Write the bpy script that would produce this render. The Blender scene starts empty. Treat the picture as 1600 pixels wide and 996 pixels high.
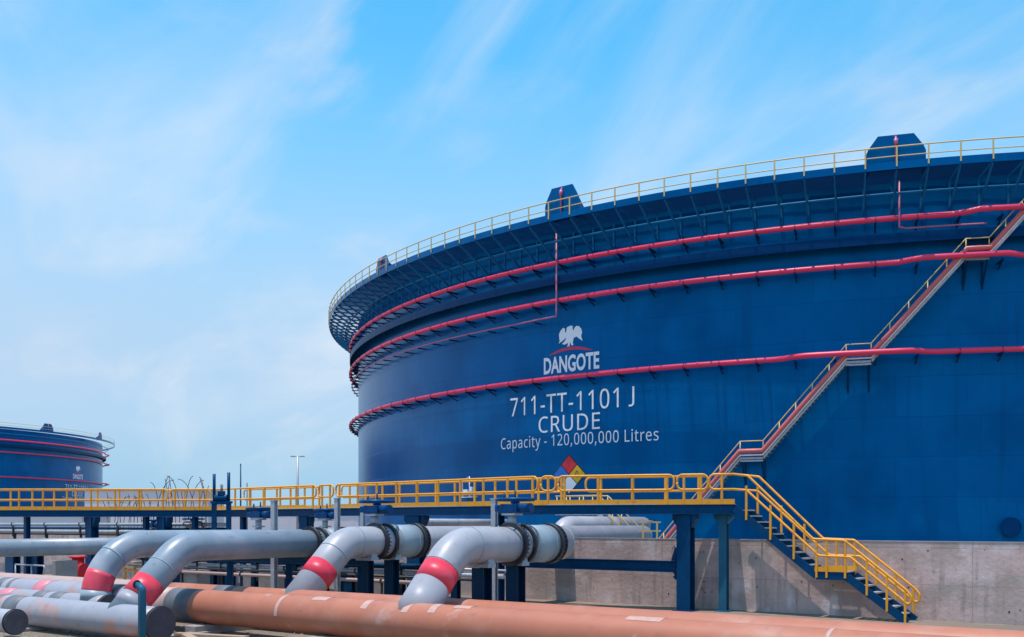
import bpy, math, random, json
from math import sin, cos, tan, pi, radians, sqrt, atan2, asin
from mathutils import Vector, Matrix, noise
random.seed(7)
S = bpy.context.scene
COL = S.collection
# ------------------------------------------------------------------ camera, sky, sun, exposure
EYE = 3.25                      # eye height above the yard
F, HX, HY = 1560.0, 800.0, 818.0  # focal length in photo pixels, principal column, horizon row
cam = bpy.data.cameras.new('camera'); camo = bpy.data.objects.new('camera', cam); COL.objects.link(camo)
camo.location = (0, 0, EYE); camo.rotation_euler = (radians(90), 0, 0)
cam.sensor_width = 36; cam.lens = F / 1600 * 36; cam.shift_y = (HY - 498) / 1600
cam.clip_start = .1; cam.clip_end = 6000
S.camera = camo
SUN = Vector((-.13, -.10, .985)).normalized()
SUN_EL = asin(SUN.z); SUN_AZ = atan2(SUN.x, SUN.y)
W = bpy.data.worlds.new('World'); S.world = W; W.use_nodes = True
def build_world():
    nt = W.node_tree; N = nt.nodes; L = nt.links
    N.clear()
    out = N.new('ShaderNodeOutputWorld'); bg = N.new('ShaderNodeBackground'); bg.inputs['Strength'].default_value = .15
    sky = N.new('ShaderNodeTexSky'); sky.sky_type = 'NISHITA'; sky.sun_disc = False
    sky.sun_elevation = SUN_EL; sky.sun_rotation = SUN_AZ
    sky.air_density = 1.15; sky.dust_density = .4; sky.ozone_density = 3.0; sky.altitude = 0
    hsv = N.new('ShaderNodeHueSaturation'); hsv.inputs['Saturation'].default_value = 1.4; hsv.inputs['Value'].default_value = 1.12
    hsv.inputs['Hue'].default_value = .478
    L.new(sky.outputs[0], hsv.inputs['Color'])
    tc = N.new('ShaderNodeTexCoord'); sep = N.new('ShaderNodeSeparateXYZ'); L.new(tc.outputs['Generated'], sep.inputs[0])
    def math_(op, a, b=None, c=False):
        m = N.new('ShaderNodeMath'); m.operation = op; m.use_clamp = c
        for i, v in enumerate((a, b)):
            if v is None: continue
            if isinstance(v, (int, float)): m.inputs[i].default_value = v
            else: L.new(v, m.inputs[i])
        return m.outputs[0]
    zz = math_('ADD', math_('MAXIMUM', sep.outputs['Z'], 0), .16)
    comb = N.new('ShaderNodeCombineXYZ'); L.new(math_('DIVIDE', sep.outputs['X'], zz), comb.inputs[0]); L.new(math_('DIVIDE', sep.outputs['Y'], zz), comb.inputs[1])
    def cloud(rot, scale, nscale, lo, hi, detail, dist, loc=(0, 0, 0)):
        m0 = N.new('ShaderNodeMapping'); m0.inputs['Rotation'].default_value = (0, 0, rot); L.new(comb.outputs[0], m0.inputs[0])
        mp = N.new('ShaderNodeMapping'); mp.inputs['Scale'].default_value = scale; mp.inputs['Location'].default_value = loc
        L.new(m0.outputs[0], mp.inputs[0])
        no = N.new('ShaderNodeTexNoise'); no.inputs['Scale'].default_value = nscale; no.inputs['Detail'].default_value = detail
        no.inputs['Roughness'].default_value = .55; no.inputs['Distortion'].default_value = dist
        L.new(mp.outputs[0], no.inputs['Vector'])
        mr = N.new('ShaderNodeMapRange'); mr.interpolation_type = 'SMOOTHSTEP'
        mr.inputs[1].default_value = lo; mr.inputs[2].default_value = hi; L.new(no.outputs['Fac'], mr.inputs[0])
        return mr.outputs[0]
    def ramp_z(z0, z1):
        mr = N.new('ShaderNodeMapRange'); mr.interpolation_type = 'SMOOTHSTEP'; mr.inputs[1].default_value = z0; mr.inputs[2].default_value = z1
        mr.inputs[3].default_value = 0; mr.inputs[4].default_value = 1; L.new(sep.outputs['Z'], mr.inputs[0]); return mr.outputs[0]
    def mixc(fac, a_, col):
        mx = N.new('ShaderNodeMix'); mx.data_type = 'RGBA'; L.new(fac, mx.inputs['Factor']); L.new(a_, mx.inputs['A']); mx.inputs['B'].default_value = (*col, 1); return mx.outputs['Result']
    veil = cloud(radians(30), (.5, .6, 1), .8, .42, .74, 3, .2)          # broad thin veil of high haze
    streak = cloud(radians(62), (.26, .95, 1), 1.7, .45, .74, 10, .7, (.3, .9, 0))     # drawn out wisps
    puff = cloud(radians(50), (.6, .9, 1), 3.2, .50, .78, 9, .6, (2.3, .2, 0))
    c = mixc(math_('MULTIPLY', ramp_z(.50, .12), .92), hsv.outputs[0], (2.15, 3.0, 4.05))
    c = mixc(math_('MULTIPLY', veil, .38), c, (2.75, 3.3, 4.2))
    c = mixc(math_('MULTIPLY', streak, .78), c, (3.6, 4.0, 4.5))
    c = mixc(math_('MULTIPLY', puff, .46), c, (3.3, 3.7, 4.3))
    c = mixc(math_('MULTIPLY', ramp_z(.13, .0), .8), c, (1.35, 2.75, 3.85))
    L.new(c, bg.inputs[0]); L.new(bg.outputs[0], out.inputs[0])
build_world()
sl = bpy.data.lights.new('sun', 'SUN'); sl.energy = 3.0; sl.angle = radians(.5); sl.color = (1, .93, .85)
so = bpy.data.objects.new('sun', sl); COL.objects.link(so); so.rotation_euler = SUN.to_track_quat('Z', 'Y').to_euler(); so.location = (0, -20, 60)
S.view_settings.view_transform = 'Standard'; S.view_settings.look = 'None'; S.view_settings.exposure = .5; S.view_settings.gamma = 1
S.view_settings.use_curve_mapping = False
S.render.engine = 'CYCLES'; S.cycles.max_bounces = 6

# ------------------------------------------------------------------ materials
def mat(name, c1, c2=None, scale=3.0, rough=.5, metal=0, bump=0, bscale=8, stretch=(1, 1, 1), lo=.35, hi=.7, spec=.5, coat=0):
    m = bpy.data.materials.new(name); m.use_nodes = True
    nt = m.node_tree; N = nt.nodes; L = nt.links; p = N['Principled BSDF']
    p.inputs['Roughness'].default_value = rough; p.inputs['Metallic'].default_value = metal
    if c1[2] > 2 * c1[0] and c1[2] < .5: p.inputs['Specular Tint'].default_value = (.05, .45, .95, 1)
    p.inputs['Specular IOR Level'].default_value = spec; p.inputs['Coat Weight'].default_value = coat; p.inputs['Coat Roughness'].default_value = .15
    tc = N.new('ShaderNodeTexCoord'); mp = N.new('ShaderNodeMapping'); mp.inputs['Scale'].default_value = stretch
    L.new(tc.outputs['Object'], mp.inputs[0])
    no = N.new('ShaderNodeTexNoise'); no.inputs['Scale'].default_value = scale; no.inputs['Detail'].default_value = 6; no.inputs['Roughness'].default_value = .6
    L.new(mp.outputs[0], no.inputs['Vector'])
    mr = N.new('ShaderNodeMapRange'); mr.inputs[1].default_value = lo; mr.inputs[2].default_value = hi; L.new(no.outputs['Fac'], mr.inputs[0])
    mx = N.new('ShaderNodeMix'); mx.data_type = 'RGBA'; mx.inputs['A'].default_value = (*c1, 1)
    mx.inputs['B'].default_value = (*(c2 or tuple(x * .8 for x in c1)), 1)
    L.new(mr.outputs[0], mx.inputs['Factor']); L.new(mx.outputs['Result'], p.inputs['Base Color'])
    if bump:
        bn = N.new('ShaderNodeTexNoise'); bn.inputs['Scale'].default_value = bscale; bn.inputs['Detail'].default_value = 5; L.new(tc.outputs['Object'], bn.inputs['Vector'])
        bp = N.new('ShaderNodeBump'); bp.inputs['Strength'].default_value = bump; bp.inputs['Distance'].default_value = .02
        L.new(bn.outputs['Fac'], bp.inputs['Height']); L.new(bp.outputs[0], p.inputs['Normal'])
    m['n'] = 1
    return m
def layer(m, c, scale, lo, hi, stretch=(1, 1, 1), uv=False, amount=1.0, detail=6):
    """mix another colour over the base through a noise mask"""
    nt = m.node_tree; N = nt.nodes; L = nt.links; p = N['Principled BSDF']
    src = p.inputs['Base Color'].links[0].from_socket
    tc = N.new('ShaderNodeTexCoord'); mp = N.new('ShaderNodeMapping'); mp.inputs['Scale'].default_value = stretch
    mp.inputs['Location'].default_value = (random.random() * 9, random.random() * 9, random.random() * 9)
    L.new(tc.outputs['UV' if uv else 'Object'], mp.inputs[0])
    no = N.new('ShaderNodeTexNoise'); no.inputs['Scale'].default_value = scale; no.inputs['Detail'].default_value = detail
    L.new(mp.outputs[0], no.inputs['Vector'])
    mr = N.new('ShaderNodeMapRange'); mr.inputs[1].default_value = lo; mr.inputs[2].default_value = hi; mr.inputs[4].default_value = amount
    L.new(no.outputs['Fac'], mr.inputs[0])
    mx = N.new('ShaderNodeMix'); mx.data_type = 'RGBA'; L.new(mr.outputs[0], mx.inputs['Factor'])
    L.new(src, mx.inputs['A']); mx.inputs['B'].default_value = (*c, 1); L.new(mx.outputs['Result'], p.inputs['Base Color'])
def bricks(m, bw, bh, mortar, c, amount=.6, off=.5, bumpd=.01, vary=0.0):
    """plate or panel joints on the UV map (metres)"""
    nt = m.node_tree; N = nt.nodes; L = nt.links; p = N['Principled BSDF']
    src = p.inputs['Base Color'].links[0].from_socket
    tc = N.new('ShaderNodeTexCoord'); br = N.new('ShaderNodeTexBrick'); L.new(tc.outputs['UV'], br.inputs['Vector'])
    br.offset = off; br.inputs['Scale'].default_value = 1; br.inputs['Brick Width'].default_value = bw; br.inputs['Row Height'].default_value = bh
    br.inputs['Mortar Size'].default_value = mortar; br.inputs['Mortar Smooth'].default_value = .3
    br.inputs['Color1'].default_value = (1 - vary,) * 3 + (1,); br.inputs['Color2'].default_value = (1 + vary,) * 3 + (1,); br.inputs['Mortar'].default_value = (1, 1, 1, 1)
    mul = N.new('ShaderNodeMix'); mul.data_type = 'RGBA'; mul.blend_type = 'MULTIPLY'; mul.inputs['Factor'].default_value = 1
    L.new(src, mul.inputs['A']); L.new(br.outputs['Color'], mul.inputs['B'])
    ml = N.new('ShaderNodeMath'); ml.operation = 'MULTIPLY'; ml.inputs[1].default_value = amount; L.new(br.outputs['Fac'], ml.inputs[0])
    mx = N.new('ShaderNodeMix'); mx.data_type = 'RGBA'; L.new(ml.outputs[0], mx.inputs['Factor'])
    L.new(mul.outputs['Result'], mx.inputs['A']); mx.inputs['B'].default_value = (*c, 1); L.new(mx.outputs['Result'], p.inputs['Base Color'])
    bp = N.new('ShaderNodeBump'); bp.inputs['Strength'].default_value = .5; bp.inputs['Distance'].default_value = bumpd; bp.invert = True
    L.new(br.outputs['Fac'], bp.inputs['Height'])
    if p.inputs['Normal'].links: L.new(p.inputs['Normal'].links[0].from_socket, bp.inputs['Normal'])
    L.new(bp.outputs[0], p.inputs['Normal'])
M = {}
m = M['tank'] = mat('tank_paint', (.0002, .108, .315), (.0002, .09, .27), .5, .25, spec=.5, bump=.1, bscale=.35, coat=.0)
m.node_tree.nodes['Principled BSDF'].inputs['Specular Tint'].default_value = (.02, .45, .95, 1)
layer(m, (.001, .135, .345), 1.0, .52, .8, (.6, .10, 1), True, .4)
layer(m, (.0002, .06, .21), .7, .5, .8, (.35, .35, 1), True, .45)
bricks(m, 9.5, 2.4, .022, (.0003, .05, .18), .45, .5, .008, .06)
layer(m, (.004, .055, .16), 2.2, .55, .8, (.9, .05, 1), True, .55)
layer(m, (.02, .15, .33), 3.5, .66, .80, (1.2, .035, 1), True, .4)
layer(m, (.0002, .045, .16), .22, .48, .68, (1, .8, 1), True, .5, 3)
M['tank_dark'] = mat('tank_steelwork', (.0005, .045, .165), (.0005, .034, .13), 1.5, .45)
M['girder'] = mat('girder_shade_paint', (.0005, .025, .105), (.0005, .02, .085), 1.5, .45)  # darkened so the girder also carries its shadow on the shell
M['strut'] = mat('strut_paint', (.008, .16, .36), (.006, .12, .28), 2, .45)
M['bracket'] = mat('bracket_paint', (.003, .02, .07), (.003, .03, .1), 2, .5)
M['ring'] = mat('ring_paint', (.88, .045, .13), (.80, .04, .115), .6, .38, bump=.05)
M['thin_pink'] = mat('thin_pipe_paint', (.60, .16, .28), (.5, .12, .22), 1, .4)
M['white'] = mat('white_lettering', (.93, .90, .94), (.89, .86, .90), 2, .5)
M['emblem_red'] = mat('emblem_red', (.72, .03, .10), (.64, .03, .1), 2, .5)
M['yellow'] = mat('yellow_paint', (.90, .375, .018), (.80, .315, .016), 3, .42, bump=.05)
layer(M['yellow'], (.42, .20, .06), 5, .60, .72, amount=.75)
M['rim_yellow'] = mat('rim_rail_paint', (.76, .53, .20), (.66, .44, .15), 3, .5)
M['steel'] = mat('navy_steel', (.004, .048, .13), (.004, .034, .10), 2, .42, bump=.05)
layer(M['steel'], (.02, .08, .15), 5, .58, .8, amount=.5)
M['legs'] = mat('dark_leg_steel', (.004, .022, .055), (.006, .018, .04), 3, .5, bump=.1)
M['palepink'] = mat('pale_pink_primer', (.60, .42, .38), (.55, .36, .31), 2, .5)
M['teal'] = mat('teal_steel', (.03, .125, .20), (.025, .10, .16), 3, .45)
M['black'] = mat('dark_steel', (.015, .018, .028), (.03, .03, .04), 6, .5, bump=.1)
M['galv'] = mat('galvanised_steel', (.50, .51, .54), (.36, .37, .41), 8, .45, .3)
M['greypipe'] = mat('grey_pipe_primer', (.40, .40, .44), (.33, .335, .38), 1.1, .42, bump=.06, bscale=3)
layer(M['greypipe'], (.52, .47, .50), .8, .5, .75, amount=.8)
layer(M['greypipe'], (.25, .225, .22), 4, .58, .78, amount=.6)
layer(M['greypipe'], (.20, .17, .15), 9, .66, .76, amount=.5)
M['bluegrey'] = mat('blue_grey_primer', (.25, .305, .37), (.21, .265, .33), 1.1, .36, bump=.06, bscale=3)
layer(M['bluegrey'], (.40, .40, .45), .8, .5, .75, amount=.8)
layer(M['bluegrey'], (.15, .15, .17), 4, .58, .78, amount=.6)
layer(M['bluegrey'], (.42, .36, .34), 7, .66, .78, amount=.45)
M['coolgrey'] = mat('cool_grey_primer', (.30, .37, .42), (.26, .33, .39), 2, .45)
M['orange'] = mat('orange_primer', (.48, .165, .094), (.41, .135, .076), .8, .5, bump=.06, bscale=4)
layer(M['orange'], (.50, .25, .19), 1.0, .5, .75, amount=.7)
layer(M['orange'], (.56, .42, .40), .9, .64, .76, (1, 1, 1), amount=.8)
layer(M['orange'], (.22, .10, .075), 3.0, .62, .80, amount=.6)
layer(M['orange'], (.34, .15, .11), 6, .64, .78, amount=.6)
M['brownish'] = mat('dusty_brown_primer', (.50, .33, .29), (.42, .29, .27), 1, .55)
m = M['blotchy'] = mat('blotchy_primer', (.36, .355, .40), (.30, .30, .345), 1.1, .45, bump=.06, bscale=3)
layer(m, (.55, .24, .17), .42, .52, .60, amount=.9)
layer(m, (.48, .45, .47), .9, .62, .70, amount=.8)
layer(m, (.24, .19, .17), 4, .58, .78, amount=.6)
M['red'] = mat('red_band_paint', (.80, .045, .085), (.70, .035, .07), 2, .4)
layer(M['red'], (.75, .16, .20), .9, .55, .8, amount=.5)
M['pinkband'] = mat('faded_pink_paint', (.72, .22, .26), (.66, .2, .25), 2, .45)
M['darkband'] = mat('dark_coating_patch', (.13, .14, .16), (.17, .18, .2), 4, .55)
M['paleband'] = mat('pale_coating_patch', (.56, .36, .31), (.50, .26, .20), 7, .6)
M['cap'] = mat('end_cap_steel', (.05, .042, .06), (.08, .07, .09), 4, .5, bump=.15)
m = M['wall'] = mat('bund_concrete', (.64, .455, .42), (.53, .375, .35), .6, .9, bump=.7, bscale=7)
layer(m, (.70, .56, .54), .5, .45, .7, amount=.8)
layer(m, (.20, .17, .17), 1.6, .60, .78, (1.2, 1.2, .22), amount=.7)
layer(m, (.13, .115, .12), 2.2, .70, .76, amount=.8)
layer(m, (.30, .22, .20), .35, .55, .7, (1, 1, 2), amount=.5)
layer(m, (.30, .225, .21), 5, .54, .72, (1, 1, .10), amount=.65)
layer(m, (.40, .30, .26), .9, .48, .60, amount=.6)
layer(m, (.74, .64, .63), 1.4, .58, .70, (1, 1, .6), amount=.6)
layer(m, (.16, .14, .14), 9, .70, .78, amount=.8)
layer(m, (.33, .30, .27), .28, .52, .66, (1, 1, 3), amount=.55)
layer(m, (.10, .085, .08), 14, .68, .74, (1, 1, .5), amount=.7)
bricks(m, 4.2, 1.23, .007, (.15, .12, .12), .6, 0, .02, .08)
M['concrete'] = mat('pedestal_concrete', (.36, .32, .31), (.26, .23, .23), 2, .9, bump=.3)
layer(M['concrete'], (.15, .13, .13), 2, .6, .75, (1, 1, .4), amount=.6)
m = M['ground'] = mat('sandy_ground', (.24, .185, .14), (.17, .135, .105), .25, .95, bump=.5, bscale=6)
layer(m, (.16, .13, .11), .12, .5, .65, amount=.7); layer(m, (.33, .26, .20), 1.5, .55, .75, amount=.6)
M['pale'] = mat('pale_far_concrete', (.80, .72, .75), (.72, .64, .68), .1, .9)
M['hazblue'] = mat('hazard_blue', (.01, .18, .66), None, 2, .5)
M['hazred'] = mat('hazard_red', (.76, .02, .04), None, 2, .5)
M['hazyel'] = mat('hazard_yellow', (.82, .45, .02), None, 2, .5)
M['ink'] = mat('black_ink', (.02, .02, .02), None, 2, .5)
M['valve'] = mat('valve_blue', (.006, .06, .20), (.006, .04, .13), 4, .35, bump=.1)
M['palevalve'] = mat('valve_grey', (.34, .38, .43), (.26, .3, .35), 4, .45)
M['rebar'] = mat('rusty_rebar', (.13, .075, .06), (.09, .06, .05), 4, .8)
M['plank'] = mat('weathered_timber', (.45, .31, .20), (.32, .22, .15), 3, .85, stretch=(1, 6, 1), bump=.2)

# ------------------------------------------------------------------ mesh building
class MB:
    def __init__(s): s.v = []; s.f = []; s.sm = []; s.uv = []
    def face(s, idx, uv=None, smooth=False):
        s.f.append(tuple(idx)); s.sm.append(smooth); s.uv.append(uv)
    def box(s, c, dx, dy, dz, ax=(1, 0, 0), ay=(0, 1, 0), az=(0, 0, 1), uvs=1.0):
        """centre, full sizes along three axes"""
        c = Vector(c); ax = Vector(ax).normalized() * dx / 2; ay = Vector(ay).normalized() * dy / 2; az = Vector(az).normalized() * dz / 2
        b = len(s.v)
        for k in (-1, 1):
            for j in (-1, 1):
                for i in (-1, 1): s.v.append(c + ax * i + ay * j + az * k)
        for q, (w, h) in (((0, 2, 3, 1), (dy, dx)), ((4, 5, 7, 6), (dx, dy)), ((0, 1, 5, 4), (dx, dz)), ((2, 6, 7, 3), (dz, dx)), ((0, 4, 6, 2), (dz, dy)), ((1, 3, 7, 5), (dy, dz))):
            s.face([b + i for i in q], [(0, 0), (w, 0), (w, h), (0, h)])
        return s
    def bar(s, p, q, w, h, up=(0, 0, 1)):
        """rectangular bar from p to q; w sideways, h along up"""
        p = Vector(p); q = Vector(q); d = q - p; l = d.length; d.normalize()
        side = d.cross(Vector(up)); side = side.normalized() if side.length > 1e-5 else Vector((1, 0, 0))
        u = side.cross(d)
        return s.box((p + q) / 2, l, w, h, d, side, u)
    def ibeam(s, p, q, w, h, t=.025, up=(0, 0, 1)):
        p = Vector(p); q = Vector(q); d = (q - p).normalized(); side = d.cross(Vector(up)).normalized(); u = side.cross(d)
        s.bar(p + u * (h / 2 - t / 2), q + u * (h / 2 - t / 2), w, t, up); s.bar(p - u * (h / 2 - t / 2), q - u * (h / 2 - t / 2), w, t, up)
        return s.bar(p, q, t, h - 2 * t, up)
    def tube(s, pts, r, n=12, closed=False, caps=True, ref=None):
        pts = [Vector(p) for p in pts]; m = len(pts); base = len(s.v); ln = 0
        rr = r if isinstance(r, (list, tuple)) else [r] * m
        T = []
        for i in range(m):
            a = pts[(i - 1) % m] if (closed or i) else pts[0]; b = pts[(i + 1) % m] if (closed or i < m - 1) else pts[-1]
            T.append((b - a).normalized())
        nrm = Vector(ref) if ref else (Vector((0, 0, 1)) if abs(T[0].z) < .9 else Vector((1, 0, 0)))
        us = [0]
        for i in range(m):
            nrm = (nrm - T[i] * nrm.dot(T[i])).normalized(); bn = T[i].cross(nrm)
            if i: ln += (pts[i] - pts[i - 1]).length; us.append(ln)
            for k in range(n):
                a = 2 * pi * k / n; s.v.append(pts[i] + (nrm * cos(a) + bn * sin(a)) * rr[i])
        for i in range(m if closed else m - 1):
            j = (i + 1) % m; u0 = us[i]; u1 = us[j] if j else ln + (pts[0] - pts[-1]).length
            for k in range(n):
                k2 = (k + 1) % n
                s.face((base + i * n + k, base + j * n + k, base + j * n + k2, base + i * n + k2),
                       [(u0, k / n), (u1, k / n), (u1, (k + 1) / n), (u0, (k + 1) / n)], True)
        if caps and not closed:
            s.face([base + k for k in range(n)]); s.face([base + (m - 1) * n + k for k in reversed(range(n))])
        return s
    def prism(s, poly, o, ax, ay, t):
        """polygon (2-D) at o in axes ax, ay, extruded by t along ax x ay, centred"""
        o = Vector(o); ax = Vector(ax); ay = Vector(ay); nn = ax.cross(ay).normalized() * t / 2; b = len(s.v); n = len(poly)
        for sg in (-1, 1):
            for x, y in poly: s.v.append(o + ax * x + ay * y + nn * sg)
        s.face([b + i for i in reversed(range(n))]); s.face([b + n + i for i in range(n)])
        for i in range(n):
            j = (i + 1) % n; s.face((b + i, b + j, b + n + j, b + n + i))
        return s
    def lathe(s, prof, n, a0=0.0, a1=2 * pi, o=(0, 0, 0), smooth=True):
        """profile [(radius, height)] turned about a vertical axis"""
        o = Vector(o); full = abs(a1 - a0 - 2 * pi) < 1e-6; b = len(s.v); c = n if full else n + 1; m = len(prof)
        for i in range(c):
            a = a0 + (a1 - a0) * i / n
            for r, h in prof: s.v.append(o + Vector((r * cos(a), r * sin(a), h)))
        rad = max(r for r, _ in prof)
        for i in range(n):
            j = (i + 1) % c; u0 = (a1 - a0) * i / n * rad; u1 = (a1 - a0) * (i + 1) / n * rad; vv = 0
            for k in range(m - 1):
                dv = sqrt((prof[k + 1][0] - prof[k][0]) ** 2 + (prof[k + 1][1] - prof[k][1]) ** 2)
                s.face((b + i * m + k, b + j * m + k, b + j * m + k + 1, b + i * m + k + 1), [(u0, vv), (u1, vv), (u1, vv + dv), (u0, vv + dv)], smooth); vv += dv
        return s
    def mesh(s, name, mt, origin=(0, 0, 0), bevel=0):
        o = Vector(origin); me = bpy.data.meshes.new(name); me.from_pydata([v - o for v in s.v], [], s.f)
        uvl = me.uv_layers.new(name='UVMap')
        for p, uv, sm in zip(me.polygons, s.uv, s.sm):
            p.use_smooth = sm
            if uv:
                for li, c in zip(p.loop_indices, uv): uvl.data[li].uv = c
        me.materials.append(mt); me.update()
        return me
    def build(s, name, mt, parent=None, origin=(0, 0, 0), bevel=0):
        o = bpy.data.objects.new(name, s.mesh(name, mt, origin)); COL.objects.link(o)
        if parent: o.parent = parent
        else: o.location = origin
        if bevel:
            b = o.modifiers.new('bevel', 'BEVEL'); b.width = bevel; b.segments = 2; b.limit_method = 'ANGLE'
        return o
def tag(o, label=None, cat=None, group=None, kind=None):
    if label: o['label'] = label
    if cat: o['category'] = cat
    if group: o['group'] = group
    if kind: o['kind'] = kind
    return o
def thing(name, label, cat, loc=(0, 0, 0), group=None):
    o = bpy.data.objects.new(name, None); COL.objects.link(o); o.location = loc; o.empty_display_size = .3
    return tag(o, label, cat, group)
def clone(src, parent=None, loc=None, rz=None, recurse=True):
    c = src.copy(); COL.objects.link(c)
    c.parent = parent
    if loc is not None: c.location = loc
    if rz is not None: c.rotation_euler = (0, 0, rz)
    if recurse:
        for ch in list(src.children): clone(ch, c)
    return c
def fillet(pts, r, n=8):
    """round every corner of a polyline"""
    pts = [Vector(p) for p in pts]; out = [pts[0]]
    for i in range(1, len(pts) - 1):
        a = (pts[i - 1] - pts[i]); b = (pts[i + 1] - pts[i]); la, lb = a.length, b.length; a.normalize(); b.normalize()
        ang = a.angle(b)
        if ang > pi - .02: out.append(pts[i]); continue
        t = min(r / tan(ang / 2), la * .49 if i > 1 else la * .95, lb * .49 if i < len(pts) - 2 else lb * .95); rr = t * tan(ang / 2)
        c = pts[i] + (a + b).normalized() * (rr / sin(ang / 2)); p0 = pts[i] + a * t - c; p1 = pts[i] + b * t - c
        for k in range(n + 1):
            q = p0.lerp(p1, k / n).normalized() * rr; out.append(c + q)
    out.append(pts[-1]); return out
# ------------------------------------------------------------------ the yard's axes, read off the photograph
U = Vector((.809, -.588, 0)); V = Vector((.588, .809, 0)); UP = Vector((0, 0, 1))
def ray_x(px): return (px - HX) / F
def pt(px, depth, h): return Vector((ray_x(px) * depth, depth, EYE + h))            # h is relative to eye level
def pxh(px, py, depth): return Vector((ray_x(px) * depth, depth, EYE + (HY - py) / F * depth))
def on_line(p, d, px):
    """the point of the plan line p + t d seen in photo column px"""
    xp = ray_x(px); t = (xp * p.y - p.x) / (d.x - xp * d.y); return p + d * t

# ------------------------------------------------------------------ ground
g = MB(); g.v = [Vector((-2500, -300, 0)), Vector((2500, -300, 0)), Vector((2500, 4500, 0)), Vector((-2500, 4500, 0))]; g.face((0, 1, 2, 3))
tag(g.build('ground', M['ground']), 'sandy yard ground running out to the horizon', 'ground', kind='structure')

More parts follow.
